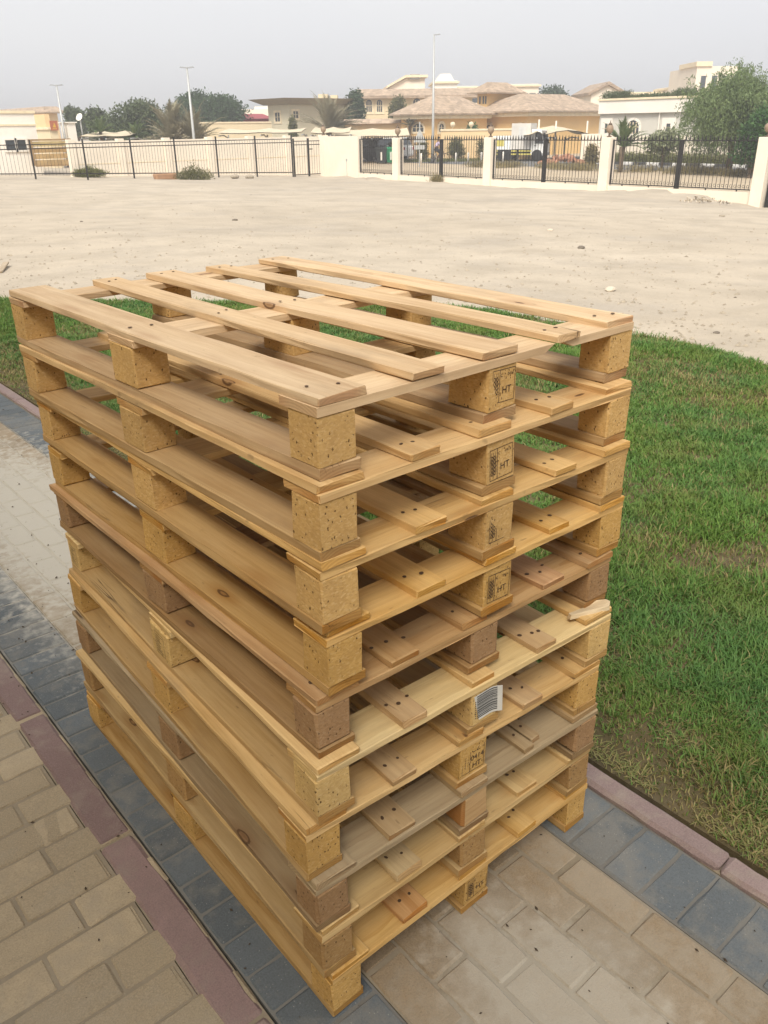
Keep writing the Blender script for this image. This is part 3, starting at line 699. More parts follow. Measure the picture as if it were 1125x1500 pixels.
# plain wall between the corner and the first panel
W1 = thing('boundary_wall', 'plain cream wall section between the two iron fences', 'wall', (FX, 37.5, 0))
MB().box(-.12, .12, -1.55, 1.85, -1.3, 1.19).build('wall_body', CREAM, W1)
MB().box(-.16, .16, 1.40, 1.80, -1.3, 1.25).build('end_pier', CREAM, W1)
MB().box(-.135, -.121, -.62, -.50, -.02, .10).build('junction_box', METAL, W1); MB().tube([(-.13, -.56, -.02), (-.13, -.56, -1.0)], .012, 6).build('conduit', METAL, W1)
pillar_lamp(FX, 39.1, 1.25, 'bronze lamp above the left end of the plain cream wall')
plab = ['low cream plinth under the short iron panel', 'low cream plinth under the iron panel in front of the lamp post', 'low cream plinth under the iron panel in front of the lorry', 'low cream plinth under the iron panel in front of the hedge']
spans = [(33.12, 35.94), (26.85, 32.68), (20.55, 26.41), (14.15, 20.11)]
flab = ['short black iron fence panel in front of the parked car and bins', 'black iron fence panel between pillars, in front of the cyclist', 'black iron fence panel in front of the white lorry', 'black iron fence panel in front of the hedge and white house']
spike = MB(); spike.tube([(0, 0, 0), (0, 0, .02), (0, 0, .055), (0, 0, .19)], [.011, .03, .026, .002], 4)
bar_m = MB().tube([(0, 0, 0), (0, 0, 1.57)], .0105, 4).mesh('bar', IRON); spike_m = spike.mesh('spike', IRON)
sc = MB(); pts = [(0, .055+.045*math.cos(a)*(1-.0*a), .085+.045*math.sin(a)) for a in [PI*1.0+2*PI*k/10*.85 for k in range(11)]]
sc.tube(pts, .008, 4); sc.tube([(0, 0, .21), (0, .004, .13), (0, .018, .05)], .008, 4); scroll_m = sc.mesh('scroll', IRON)
for i, (ya, yb) in enumerate(spans):
    PW = thing('plinth_wall', plab[i], 'wall', (FX, (ya+yb)/2, 0), 0, 'plinths of the boundary fence')
    MB().box(-.10, .10, -(yb-ya)/2+.0, (yb-ya)/2-.0, -1.5, -.60).build('plinth_body', CREAM, PW)
    Fp = thing('fence_panel', flab[i], 'fence', (FX, ya, -.53), 0, 'iron panels of the boundary fence')
    Lp = yb-ya; fr = MB()
    fr.box(-.02, .02, .03, Lp-.03, 1.555, 1.59); fr.box(-.02, .02, .03, Lp-.03, -.015, .02)
    fr.build('frame', IRON, Fp)
    for yy in (.03, Lp-.03): MB().box(-.025, .025, yy-.025, yy+.025, -.02, 1.60).build('end_post', IRON, Fp)
    if i: MB().box(-.06, .06, Lp*.5-.075, Lp*.5+.075, -.12, 1.60).build('centre_post', IRON, Fp)
    for q in range(5): MB().box(-.015, .015, Lp*(.1+.2*q)-.02, Lp*(.1+.2*q)+.02, -.075, -.01).build('foot', IRON, Fp)
    nb = int(Lp/.155); 
    for k in range(1, nb):
        yy = Lp*k/nb
        if i and abs(yy-Lp/2) < .09: continue
        bo = link('bar', bar_m, Fp, (0, yy, 0)); link('spike', spike_m, bo, (0, 0, 1.585))
        if i: link('scroll', scroll_m, bo, (0, 0, .02))
        elif k % 1 == 0: link('scroll', scroll_m, bo, (0, 0, .02))
# black gate just past the last pillar, cut by the frame
Gt = thing('metal_gate', 'black metal gate frame past the last pillar at the right edge', 'gate', (FX, 13.65, -1.12))
MB().box(-.05, .05, -.22, -.02, 0, 2.05).build('gate_post', IRON, Gt)
gf = MB(); 
for z in (.03, .95, 2.0): gf.box(-.03, .03, -4.2, -.22, z-.03, z+.03)
gf.build('gate_frame', IRON, Gt)
for k in range(16): MB().box(-.012, .012, -4.1+.24*k-.012, -4.1+.24*k+.012, .06, 1.97).build('bar', IRON, Gt)

# ------------------------------------------------------------------ left boundary: picket fence along Y = 39.3
FY = 39.3; us = [-60, -8, 47, 124, 193, 257, 318, 375, 428]
xs = [onY(u, 230, FY).x for u in us]; xg = onY(471, 230, FY).x; xh = onY(452, 230, FY).x
LF = thing('metal_fence', 'long black metal picket fence at the left end of the sand lot', 'fence', (0, FY, 0))
ztop = 1.24
for x in xs:
    zb = terrain(x, FY); MB().box(x-.03, x+.03, -.03, .03, zb-.2, ztop+.05).build('post', IRON, LF)
for a, b in zip(xs[:-1], xs[1:]):
    za, zb = terrain(a, FY)+.17, terrain(b, FY)+.17
    MB().add([(a+.035, -.018, za), (b-.035, -.018, zb), (b-.035, .018, zb), (a+.035, .018, za), (a+.035, -.018, za+.045), (b-.035, -.018, zb+.045), (b-.035, .018, zb+.045), (a+.035, .018, za+.045)],
             [(0,3,2,1),(4,5,6,7),(0,1,5,4),(1,2,6,5),(2,3,7,6),(3,0,4,7)]).build('rail', IRON, LF)
    for z in (1.10, .93): MB().box(a+.035, b-.035, -.02, .02, z-.02, z+.02).build('rail', IRON, LF)
    n = int((b-a)/.15)
    for k in range(1, n):
        x = a+(b-a)*k/n; zz = za+(zb-za)*k/n
        o = link('bar', PICK if 'PICK' in globals() else globals().setdefault('PICK', MB().tube([(0, 0, 0), (0, 0, 1)], .007, 4).mesh('bar', IRON)), LF, (x, 0, zz-.05)); o.scale = (1, 1, 1.15-zz)
LG = thing('metal_gate', 'narrow black picket gate against the cream wall end', 'gate', (0, FY, 0))
zb = terrain(xh, FY)
for x, w in ((xs[-1]+.12, .03), (xh, .045), (xg, .06)): MB().box(x-w, x+w, -.04, .04, zb-.05, 1.12).build('gate_post', IRON, LG)
for z in (zb+.10, .80, .98): MB().box(xs[-1]+.15, xg-.06, -.02, .02, z-.02, z+.02).build('gate_rail', IRON, LG)
n = int((xg-xs[-1])/.16)
for k in range(1, n):
    x = xs[-1]+(xg-xs[-1])*k/n
    if abs(x-xh) > .07: o = link('bar', PICK, LG, (x, 0, zb+.1)); o.scale = (1, 1, .88-zb)
MB().box(xh+.05, xh+.25, -.06, -.03, .55, .60).build('latch', IRON, LG)

# cream wall behind the picket fence, with shallow piers
WY = 42.2
xa, xb = onY(107, 230, WY).x, onY(474, 230, WY).x
BW = thing('boundary_wall', 'long cream wall running behind the black picket fence', 'wall', (0, WY, 0))
zt = onY(290, 203.5, WY).z
MB().box(xa, xb+3, 0, .2, -1.5, zt).build('wall_body', CREAM, BW)
npi = 7
for k in range(npi):
    x = xa+(xb-xa)*k/(npi-1); MB().box(x-.17, x+.17, -.06, .26, -1.5, zt+.09).build('pier', CREAM, BW)
    if k < npi-1: MB().box(x+.17, x+(xb-xa)/(npi-1)-.17, -.012, 0.0, zt-1.05, zt-1.02).build('groove_strip', TRIM, BW)
# slatted brown gate left of that wall
ga, gb = onY(48, 230, 44.0).x, onY(105, 230, 44.0).x
zg0, zg1 = onY(76, 242, 44).z, onY(76, 206, 44).z
WGm = mat_plain('brown_gate_paint', (.36, .235, .115), .7, .1, .2)
SG = thing('sliding_gate', 'brown sheet metal sliding gate between the white house and cream wall', 'gate', (0, 44.0, 0))
hh = (zg1-zg0)/4
for k in range(4):
    MB().box(ga+.08, gb-.08, -.02, .02, zg0+hh*k+.02, zg0+hh*(k+1)-.03).build('gate_sheet', mat_plain('gate_sheet_paint', ((.42,.29,.14), (.46,.31,.14), (.40,.26,.11), (.47,.36,.17))[k], .75, 0, .2), SG)
for x in (ga, gb): MB().box(x-.08, x+.08, -.05, .05, zg0, zg1+.08).build('gate_post', WGm, SG)
MB().box(ga+.08, gb-.08, -.04, .04, zg1, zg1+.08).build('gate_rail', WGm, SG)
MB().box(ga+.08, gb-.08, -.04, .04, zg0-.05, zg0+.02).build('gate_rail', WGm, SG)

# ------------------------------------------------------------------ buildings
def arched_window(parent, at, along, z0, z1, w, name='window', arch=True, bars=2, surround=None, wallmat=TRIM):
    """a window set in a facade: at = point on the wall line, along = unit vector along the facade; out = facing the viewer"""
    al = Vector((along[0], along[1], 0)).normalized(); outv = Vector((al.y, -al.x, 0))
    if outv.dot(Vector((CAM.x, CAM.y, 0))-Vector((at[0], at[1], 0))) < 0: outv = -outv
    M4 = Matrix(((al.x, outv.x, 0, at[0]), (al.y, outv.y, 0, at[1]), (0, 0, 1, z0), (0, 0, 0, 1)))
    H = z1-z0; r = w/2
    def outline(e, kx=1):
        if not arch: return [(-r-e, -e), (r+e, -e), (r+e, H+e), (-r-e, H+e)]
        zc = max(H-r, H*.35); ra = H-zc
        return [(-r-e, -e), (r+e, -e), (r+e, zc)]+[((r+e)*math.cos(a), zc+(ra+e)*math.sin(a)) for a in [PI*k/10 for k in range(1, 10)]]+[(-r-e, zc)]
    loc = lambda o: setattr(o, 'matrix_local', parent.matrix_world.inverted() @ M4 if False else Matrix.Translation(Vector(parent.location)).inverted() @ M4)
    fm = MB(); t = .12 if surround is None else surround
    o1 = outline(t); o2 = outline(0); n = len(o1)
    vs = [(x, .06, z) for x, z in o1]+[(x, .06, z) for x, z in o2]+[(x, -.1, z) for x, z in o1]+[(x, -.1, z) for x, z in o2]
    fs = []
    for k in range(n):
        q = (k+1) % n; fs += [(k, q, n+q, n+k), (k, 2*n+k, 2*n+q, q), (n+k, n+q, 3*n+q, 3*n+k)]
    fm.add(vs, fs); wf = fm.build(name, wallmat, parent); loc(wf)
    MB().add([(x, .012, z) for x, z in o2], [tuple(range(n))]).build('pane', GLASS, wf)
    b = MB()
    for k in range(1, bars+1): x = -r+w*k/(bars+1); b.box(x-.03, x+.03, .012, .05, 0, H*.97 if not arch else H*.86)
    b.box(-r, r, .012, .045, H*.48, H*.53)
    b.build('glazing_bar', TRIM, wf)
    return wf
def hip(m, x0, x1, y0, y1, z0, z1, ov=.5, flat=0.0, th=.12):
    X0, X1, Y0_, Y1_ = x0-ov, x1+ov, y0-ov, y1+ov; a = min(X1-X0, Y1_-Y0_)/2*(1-flat)
    m.add([(X0,Y0_,z0),(X1,Y0_,z0),(X1,Y1_,z0),(X0,Y1_,z0),(X0+a,Y0_+a,z1),(X1-a,Y0_+a,z1),(X1-a,Y1_-a,z1),(X0+a,Y1_-a,z1),(X0,Y0_,z0-th),(X1,Y0_,z0-th),(X1,Y1_,z0-th),(X0,Y1_,z0-th)],
          [(0,1,5,4),(1,2,6,5),(2,3,7,6),(3,0,4,7),(4,5,6,7),(8,9,1,0),(9,10,2,1),(10,11,3,2),(11,8,0,3),(8,11,10,9)])
def solve_len(c, dirv, u):
    lo, hi = .5, 60
    s = px(c+dirv*hi)[0] > px(c+dirv*lo)[0]
    for _ in range(50):
        mid = (lo+hi)/2
        if (px(c+dirv*mid)[0] < u) == s: lo = mid
        else: hi = mid
    return lo
def corner_box(uc, D, ul, ur):
    """near corner seen at column uc, forward distance D; the -X face ends at ul (to the left), the -Y face ends at ur"""
    c = onD(uc, 180, D); c.z = 0
    return c, solve_len(c, Vector((0, 1, 0)), ul), solve_len(c, Vector((1, 0, 0)), ur)
def zat(u, v, D): return onD(u, v, D).z
G0 = -1.2
def at_face(c, u, axis):
    """point on the -X face (axis 'y') or the -Y face (axis 'x') of the box at corner c under column u"""
    d = ray(u, 180)
    if axis == 'y': t = (c.x-CAM.x)/d.x
    else: t = (c.y-CAM.y)/d.y
    return CAM+d*t
def zface(c, u, v, axis):
    d = ray(u, v); t = (c.x-CAM.x)/d.x if axis == 'y' else (c.y-CAM.y)/d.y
    return (CAM+d*t).z
def win(parent, c, u0, u1, v0, v1, axis, **k):
    pa, pb = at_face(c, u0, axis), at_face(c, u1, axis); w = (pb-pa).to_2d().length
    z1, z0 = zface(c, (u0+u1)/2, v0, axis), zface(c, (u0+u1)/2, v1, axis)
    return arched_window(parent, (pa+pb)/2, (0, 1) if axis == 'y' else (1, 0), z0, z1, w, **k)
# 1 white house at the left edge
c = onY(55, 200, 45); ztp = onY(30, 166, 45).z
H1 = thing('house', 'low white house with a two pane window at the left edge', 'house', (0, 0, 0))
x0 = onY(-60, 200, 45).x
MB().box(x0, c.x, 45, 53, G0, ztp).build('wall', WHITE, H1)
MB().box(x0-.1, c.x+.06, 44.94, 53.1, ztp, ztp+.12).build('parapet_cap', TRIM, H1)
zz = onY(30, 183, 45).z; MB().box(x0-.05, c.x+.03, 44.96, 45-.001, zz-.04, zz+.04).build('band', TRIM, H1)
for ua, ub in ((8, 22.5), (24.5, 38)):
    pa, pb = onY(ua, 212, 45), onY(ub, 212, 45); arched_window(H1, ((pa.x+pb.x)/2, 45), (1, 0), onY(23, 220, 45).z, onY(23, 205, 45).z, (pb-pa).x, arch=False, bars=0, surround=.08, wallmat=WHITE)
# 2 brown roofed villa behind it
c, ly, lx = corner_box(70, 95, 12, 92)
H2 = thing('house', 'distant villa with a brown hip roof behind the white house', 'house')
zw, zr = zat(60, 164, 95), zat(60, 156, 95)
MB().box(c.x, c.x+lx, c.y, c.y+ly, G0, zw).build('wall', PEACH, H2); m = MB(); hip(m, c.x, c.x+lx, c.y, c.y+ly, zw, zr, .6, .55); m.build('roof', TILE, H2)
# 3 small cream block with the orange sign
c, ly, lx = corner_box(71, 58, 53, 87)
B3 = thing('outbuilding', 'small cream outbuilding between the white house and the lamp post', 'building')
zt3 = zat(62, 167, 58)
MB().box(c.x, c.x+lx, c.y, c.y+ly, G0, zt3-.9).build('wall', SANDW, B3); MB().box(c.x-.1, c.x+lx+.1, c.y-.1, c.y+ly+.1, zt3-.9, zt3-.75).build('roof_slab', TRIM, B3)
MB().box(c.x+.3, c.x+lx-.5, c.y+.5, c.y+ly-.5, zt3-.75, zt3).build('roof_room', PEACH, B3)
pa, pb = at_face(c, 72, 'x'), at_face(c, 83, 'x'); SGm = mat_plain('red_sign_paint', (.40, .13, .07), .6)
zs0, zs1 = zface(c, 78, 191, 'x'), zface(c, 78, 177, 'x')
S3 = thing('sign_board', 'square red brown sign board with a yellow figure on the outbuilding', 'sign', (0, 0, 0))
MB().box(pa.x, pb.x, c.y-.14, c.y-.06, zs0, zs1).build('board', SGm, S3); xm = (pa.x+pb.x)/2; zm = (zs0+zs1)/2; hw = (zs1-zs0)
YEm = mat_plain('yellow_sign_paint', (.60, .38, .05), .6)
MB().add([(xm-.20*hw, c.y-.146, zm-.18*hw), (xm+.18*hw, c.y-.146, zm-.2*hw), (xm+.14*hw, c.y-.146, zm+.05*hw), (xm+.02*hw, c.y-.146, zm+.36*hw), (xm-.05*hw, c.y-.146, zm+.1*hw)], [(0, 1, 2, 3, 4)]).build('emblem', YEm, S3)
MB().box(pa.x+.1, pb.x-.1, c.y-.147, c.y-.141, zm-.36*hw, zm-.30*hw).build('text_line', YEm, S3)
# 4 white tank room with dish
c, ly, lx = corner_box(99, 60, 96, 117)
B4 = thing('tank_room', 'small white flat roofed block beside the first lamp post', 'building')
MB().box(c.x, c.x+lx, c.y, c.y+ly, G0, zat(105, 180, 60)).build('wall', WHITE, B4); MB().box(c.x-.1, c.x+lx+.1, c.y-.1, c.y+ly+.1, zat(105, 180, 60), zat(105, 178.5, 60)).build('roof_slab', WHITE, B4)
def dish(name, label, P, r, yaw):
    D_ = thing(name, label, 'dish', P, 0, 'satellite dishes')
    o = MB().lathe([(.02, 0), (r*.4, .03*r), (r*.75, .12*r), (r, .26*r), (r*.97, .28*r), (r*.72, .16*r), (.02, .05*r)], 16).build('reflector', WHITE, D_, (0, 0, r*1.1), smooth=True)
    o.rotation_euler = (rad(62), 0, yaw); MB().tube([(0, 0, -.8), (0, 0, r*1.05)], .05, 6).build('mast', METAL, D_)
pd_ = onD(118, 179, 61); dish('satellite_dish', 'white satellite dish on the small flat roofed block', pd_, .26, YAW-PI/2+rad(-25))
# 5 long sand wall, red block and cream parapet behind the palms
a, b = onD(222, 185, 76), onD(398, 185, 82); dv = (b-a); dv.z = 0; ln = dv.length; an = math.atan2(dv.y, dv.x)
LW = thing('boundary_wall', 'long sand coloured wall behind the grey palms', 'wall', (a.x, a.y, 0), an)
MB().box(0, ln, 0, .25, G0, zat(300, 181, 79)).build('wall_body', SANDW, LW); MB().box(0, ln, -.05, .3, zat(300, 181, 79), zat(300, 181, 79)+.12).build('coping', TRIM, LW)
RDm = mat_plain('red_sheet_roof', (.33, .055, .065), .6); RDd = mat_plain('red_fascia', (.26, .04, .05), .6)
a, b = onD(341, 175, 92), onD(398, 175, 94); dv = b-a; dv.z = 0; ln = dv.length; an = math.atan2(dv.y, dv.x)
RB_ = thing('shed', 'low shed with a dark red roof beside the cream villa', 'shed', (a.x, a.y, 0), an)
z1, z2, z3 = zat(370, 166, 93), zat(370, 174, 93), zat(370, 179, 93)
MB().box(0, ln, .1, 6, G0, z3).build('wall', PEACH, RB_); MB().box(-.2, ln+.2, -.15, 6.1, z3, z2).build('fascia', RDd, RB_)
MB().add([(-.2, -.3, z2), (ln+.2, -.3, z2), (ln+.2, 3, z1), (-.2, 3, z1), (-.2, 6.3, z2), (ln+.2, 6.3, z2)], [(0, 1, 2, 3), (3, 2, 5, 4), (0, 3, 4), (1, 5, 2), (0, 4, 5, 1)]).build('roof', RDm, RB_)
a, b = onD(343, 160, 120), onD(396, 160, 120); dv = b-a; dv.z = 0
CB = thing('house', 'far pale building showing above the red roof', 'house', (a.x, a.y, 0), math.atan2(dv.y, dv.x))
MB().box(0, dv.length, 0, 9, G0, zat(370, 160, 120)).build('wall', CREAM, CB); MB().box(dv.length*.55, dv.length, .5, 8, zat(370, 160, 120), zat(370, 156, 120)).build('roof_room', WHITE, CB)
# 6 cream villa with flat brown roof
c, ly, lx = corner_box(424, 88, 396, 514)
H6 = thing('house', 'cream villa with a flat brown hipped roof behind the grey palm', 'house')
zw, zr = zat(424, 153, 88), zat(424, 144, 88)
MB().box(c.x, c.x+lx, c.y, c.y+ly, G0, zw).build('wall', mat_plain('dull_cream_render', (.60, .545, .40), .9, 0, .06, .6, .05), H6)
m = MB(); X0, X1, Y0_, Y1_ = c.x-.3, c.x+lx+.3, c.y-.3, c.y+ly+.3
m.add([(X0, Y0_, zw), (X1, Y0_, zw), (X1, Y1_, zw), (X0, Y1_, zw), (X0-1.1, Y0_-1.1, zr), (X1+1.1, Y0_-1.1, zr), (X1+1.1, Y1_+1.1, zr), (X0-1.1, Y1_+1.1, zr)], [(0, 1, 5, 4), (1, 2, 6, 5), (2, 3, 7, 6), (3, 0, 4, 7), (4, 5, 6, 7), (0, 3, 2, 1)])
m.build('roof', FLATR, H6)
win(H6, c, 404, 411, 165, 178, 'y', arch=False, bars=1, surround=.2); win(H6, c, 430, 437, 163, 173, 'x', arch=False, bars=1, surround=.2)
for u0_, u1_, v0_ in ((466, 480, 138), (484, 494, 139.5)):
    a, b = onD(u0_, 142, 94), onD(u1_, 142, 94); dv = b-a; dv.z = 0; o = MB().box(0, dv.length, 0, 2, zr-.3, zat(470, v0_, 94)).build('roof_room', SANDW, H6, (a.x, a.y, 0), (0, 0, math.atan2(dv.y, dv.x)))
# 7 villa with arched windows and its sloping penthouse
c, ly, lx = corner_box(548, 103, 528, 690)
c = onD(529, 180, 99); c.z = 0; lx = solve_len(c, Vector((.80, -.60, 0)), 690); an = math.atan2(-.60, .80)
H7 = thing('house', 'pale villa with three arched windows and a long tiled roof edge', 'house', (c.x, c.y, 0), 0)
R7 = Matrix.Rotation(an, 4, 'Z')
def rb(o): o.rotation_euler = (0, 0, an); return o
zw, zr = zat(600, 139, 97), zat(600, 128, 97)
rb(MB().box(0, lx, 0, 11, G0, zw).build('wall', mat_plain('pale_villa_render', (.72, .60, .40), .9, 0, .06, .6, .05), H7))
m = MB(); m.add([(-.7, -.7, zw), (lx+.7, -.7, zw), (lx+.4, 1.0, zr), (-.4, 1.0, zr), (-.7, -.7, zw-.25), (lx+.7, -.7, zw-.25), (lx+.7, 11.7, zw-.25), (-.7, 11.7, zw-.25), (-.7, 11.7, zw), (lx+.7, 11.7, zw), (lx+.4, 10, zr), (-.4, 10, zr)],
      [(0, 1, 2, 3), (4, 5, 1, 0), (5, 6, 9, 1), (4, 7, 6, 5), (7, 4, 0, 8), (8, 0, 3, 11), (1, 9, 10, 2), (3, 2, 10, 11), (9, 8, 11, 10), (6, 7, 8, 9)]); rb(m.build('roof', TILE, H7))
dirx = Vector((math.cos(an), math.sin(an)))
def fac(u):      # along-facade distance of column u
    d = ray(u, 180).to_2d(); A = CAM.to_2d()-c.to_2d()
    # A + t d = s dirx
    det = d.x*(-dirx.y)-d.y*(-dirx.x); s = (d.x*(-A.y)-d.y*(-A.x))/det
    return s
for u0_, u1_, v0_, v1_ in ((537, 545, 146, 164), (552.5, 560, 146, 164), (605, 616, 144, 162)):
    s0, s1 = fac(u0_), fac(u1_); mid = c.to_2d()+dirx*(s0+s1)/2; D = (mid-CAM.to_2d()).dot(FW.to_2d())
    arched_window(H7, mid, dirx, zat(u0_, v1_, D), zat(u0_, v0_, D), s1-s0, surround=.22)
s0, s1 = fac(573), fac(626); zp0 = zat(600, 128, 103); zp1 = zat(600, 112, 103)
m = MB(); m.prism([(s0, zp0-.5), (s1, zp0-.5), (s1, zp1-.2), (s0+(s1-s0)*.48, zp1-.2), (s0, zp0)], 3, 9); rb(m.build('penthouse', CREAM, H7))
m = MB(); m.prism([(s0-.3, zp0-.1), (s0+(s1-s0)*.47, zp1-.15), (s1+.3, zp1-.15), (s1+.3, zp1+.1), (s0+(s1-s0)*.46, zp1+.1), (s0-.3, zp0+.12)], 2.6, 9.4); rb(m.build('penthouse_roof', TRIM, H7))
m = MB().box(s0+(s1-s0)*.58, s1-.6, 2.7, 3, zp0+.75, zp0+1.25); rb(m.build('awning', mat_plain('grey_awning', (.30, .29, .27), .7), H7))
pd_ = onD(519, 175, 97); dish('satellite_dish', 'large white satellite dish left of the villa with arched windows', pd_, 1.0, YAW-PI/2+rad(20))
# low tiled wall in front of it
a, b = onD(505, 185, 84), onD(592, 185, 82); dv = b-a; dv.z = 0; ln = dv.length
TW = thing('boundary_wall', 'peach wall with a tiled coping below the arched villa', 'wall', (a.x, a.y, 0), math.atan2(dv.y, dv.x))
z1, z2 = zat(550, 174, 83), zat(550, 181, 83)
MB().box(0, ln, 0, .3, G0, z2).build('wall_body', PEACH, TW); MB().add([(-.1, -.5, z2), (ln, -.5, z2), (ln, .15, z1), (-.1, .15, z1), (-.1, .8, z2), (ln, .8, z2)], [(0, 1, 2, 3), (3, 2, 5, 4), (0, 3, 4), (1, 5, 2), (0, 4, 5, 1)]).build('coping', TILE, TW)
# 8 orange villa, left wing
c, ly, lx = corner_box(636, 78, 588, 712)
H8 = thing('house', 'orange villa wing with a tiled hip roof behind the tall lamp post', 'house')
zw, zr = zat(636, 166, 78), zat(640, 143.5, 80)
MB().box(c.x, c.x+lx, c.y, c.y+ly, G0, zw).build('wall', ORANGE, H8); m = MB(); hip(m, c.x, c.x+lx, c.y, c.y+ly, zw, zr+.2, .8, .1); m.build('roof', TILE, H8)
m = MB(); m.box(c.x-.55, c.x+lx, c.y-.55, c.y+ly+.5, zw-.42, zw-.13); m.build('cornice', TRIM, H8)
win(H8, c, 605, 621, 181, 193, 'y', bars=2, surround=.15); win(H8, c, 643, 650, 181, 193, 'x', bars=1, surround=.2)
# 9 square tower
c, ly, lx = corner_box(712, 84, 697, 752)
c2 = c.copy()
H9 = thing('tower', 'square orange tower with slit windows and a pyramid tiled roof', 'tower')
zw, zr = zat(712, 135, 84), zat(712, 121, 86)
MB().box(c.x, c.x+lx, c.y, c.y+ly, G0, zw).build('wall', ORANGE, H9); m = MB(); hip(m, c.x, c.x+lx, c.y, c.y+ly, zw, zr, .7); m.build('roof', TILE, H9)
for u in (702, 707, 710.5):
    p = at_face(c, u, 'y'); MB().box(c.x-.03, c.x+.1, p.y-.08, p.y+.08, zat(u, 152, 84), zat(u, 141, 84)).build('slit_window', GLASS, H9)
# 10 orange villa, right wing
c, ly, lx = corner_box(772, 80, 694, 882)
H10 = thing('house', 'long orange villa with a broad tiled hip roof behind the lorry', 'house')
zw, zr = zat(772, 162, 80), zat(772, 142.5, 84)
MB().box(c.x, c.x+lx, c.y, c.y+ly, G0, zw).build('wall', ORANGE, H10); m = MB(); hip(m, c.x, c.x+lx, c.y, c.y+ly, zw, zr+.3, .9, .1); m.build('roof', TILE, H10)
m = MB(); m.box(c.x-.6, c.x+lx+.5, c.y-.6, c.y+ly+.5, zw-.45, zw-.13); m.build('cornice', TRIM, H10)
for u0_, u1_ in ((711, 722), (758, 767)): win(H10, c, u0_, u1_, 183, 196, 'y', bars=1, surround=.22)
# orange garden wall in front of both wings
a, b = onD(586, 200, 71), onD(800, 200, 71); dv = b-a; dv.z = 0; ln = dv.length
OW = thing('boundary_wall', 'orange garden wall in front of the orange villas', 'wall', (a.x, a.y, 0), math.atan2(dv.y, dv.x))
zo = zat(690, 191.5, 71); f0 = .28
MB().box(ln*f0, ln, 0, .25, G0, zo).build('wall_body', PEACH, OW); MB().box(ln*f0-.05, ln+.05, -.05, .3, zo, zo+.14).build('coping', TRIM, OW)
for k, u in enumerate((663, 690)):
    p = onD(u, 190, 71.1); MB().lathe([(.04, 0), (.05, .12), (.17, .20), (.21, .34), (.14, .47), (.02, .51)], 10).build('finial', TRIM, OW, ((p-a).to_2d().length, .12, zo+.14), smooth=True)
# 11 pale buildings far behind
far = [(636, 669, 118, 130, 'far pale block with a rounded top behind the lamp post', WHITE), (668, 700, 126, 135, 'far cream building left of the square tower', CREAM), (744, 788, 123, 135, 'far cream building right of the square tower', CREAM), (905, 1012, 134.5, 124, 'long pale building behind the roof plants', SANDW), (993, 1030, 125, 118, 'white roof block left of the drooping tree', WHITE)]
for u0_, u1_, v, D, lab, mt in far:
    a, b = onD(u0_, 150, D), onD(u1_, 150, D); dv = b-a; dv.z = 0; z = zat((u0_+u1_)/2, v, D)
    B = thing('house', lab, 'house', (a.x, a.y, 0), math.atan2(dv.y, dv.x), 'far houses on the skyline')
    MB().box(0, dv.length, 0, 10, G0, z).build('wall', mt, B); MB().box(-.3, dv.length+.3, -.3, 10.3, z-.35, z-.1).build('cornice', TRIM, B)
    if lab.startswith('far pale'): MB().prism([(dv.length*.1, z), (dv.length*.9, z), (dv.length*.72, z+.9), (dv.length*.28, z+.9)], 1, 7).build('roof_room', WHITE, B)
    for k in range(3): MB().box(dv.length*(.2+.25*k), dv.length*(.2+.25*k)+.9, -.03, .05, z-2.2, z-1.2).build('window', GLASS, B)
a, b = onD(1016, 140, 110), onD(1075, 140, 110); dv = b-a; dv.z = 0
B = thing('house', 'tall cream block rising behind the drooping tree', 'house', (a.x, a.y, 0), math.atan2(dv.y, dv.x))
zz = zat(1040, 97, 110); MB().box(0, dv.length, 0, 10, G0, zz).build('wall', CREAM, B); MB().box(-.2, dv.length*.35, -.2, 6, zz, zz+.5).build('roof_room', TRIM, B)
for k in range(4): MB().box(.6+k*1.3, 1.2+k*1.3, -.03, .05, zz-2.3, zz-1.0).build('window', GLASS, B)
# gable house
a, b = onD(866, 140, 108), onD(922, 140, 108); dv = b-a; dv.z = 0; ln = dv.length
B = thing('house', 'cream house with a small tiled gable behind the roof plants', 'house', (a.x, a.y, 0), math.atan2(dv.y, dv.x))
z1, z2 = zat(890, 138, 108), zat(890, 125, 108)
MB().prism([(0, G0), (ln*.85, G0), (ln*.85, z1), (ln*.42, z2), (0, z1)], 0, 9).build('wall', CREAM, B)
MB().prism([(-.4, z1-.1), (ln*.42, z2+.05), (ln*.9, z1-.1), (ln*.9, z1+.2), (ln*.42, z2+.4), (-.4, z1+.2)], -.4, 9.4).build('roof', TILE, B)
# 12 white house behind the hedge, its facade parallel to the street
HX = 53.0
y1_, y0_ = onX(878, 180, HX).y, onX(1062, 180, HX).y
H12 = thing('house', 'single storey white house with an arched window and plants on its roof', 'house')
zt12 = onX(960, 145, HX).z; zb12 = onX(960, 165, HX).z
MB().box(HX, HX+9, y0_, y1_, G0, zb12).build('wall', GREYW, H12)
MB().box(HX-.25, HX+9.2, y0_-.2, y1_+.0, zb12, zt12).build('parapet', WHITE, H12)
MB().box(HX-.33, HX+9.25, y0_-.25, y1_+.08, zt12, zt12+.12).build('parapet_cap', TRIM, H12)
cc = Vector((HX, y0_, 0))
win(H12, cc, 919, 937, 176, 196, 'y', bars=3, surround=.16, wallmat=WHITE); win(H12, cc, 977, 983, 181, 192, 'y', arch=False, bars=0, surround=.35, wallmat=WHITE); win(H12, cc, 887, 891, 181, 195, 'y', arch=False, bars=0, surround=.35, wallmat=WHITE)
py_ = onX(967, 170, HX).y; MB().tube([(HX-.08, py_, G0), (HX-.08, py_, zb12+.3)], .05, 6).build('drain_pipe', WHITE, H12)
OWy = onX(1120, 180, 51.9).y-6
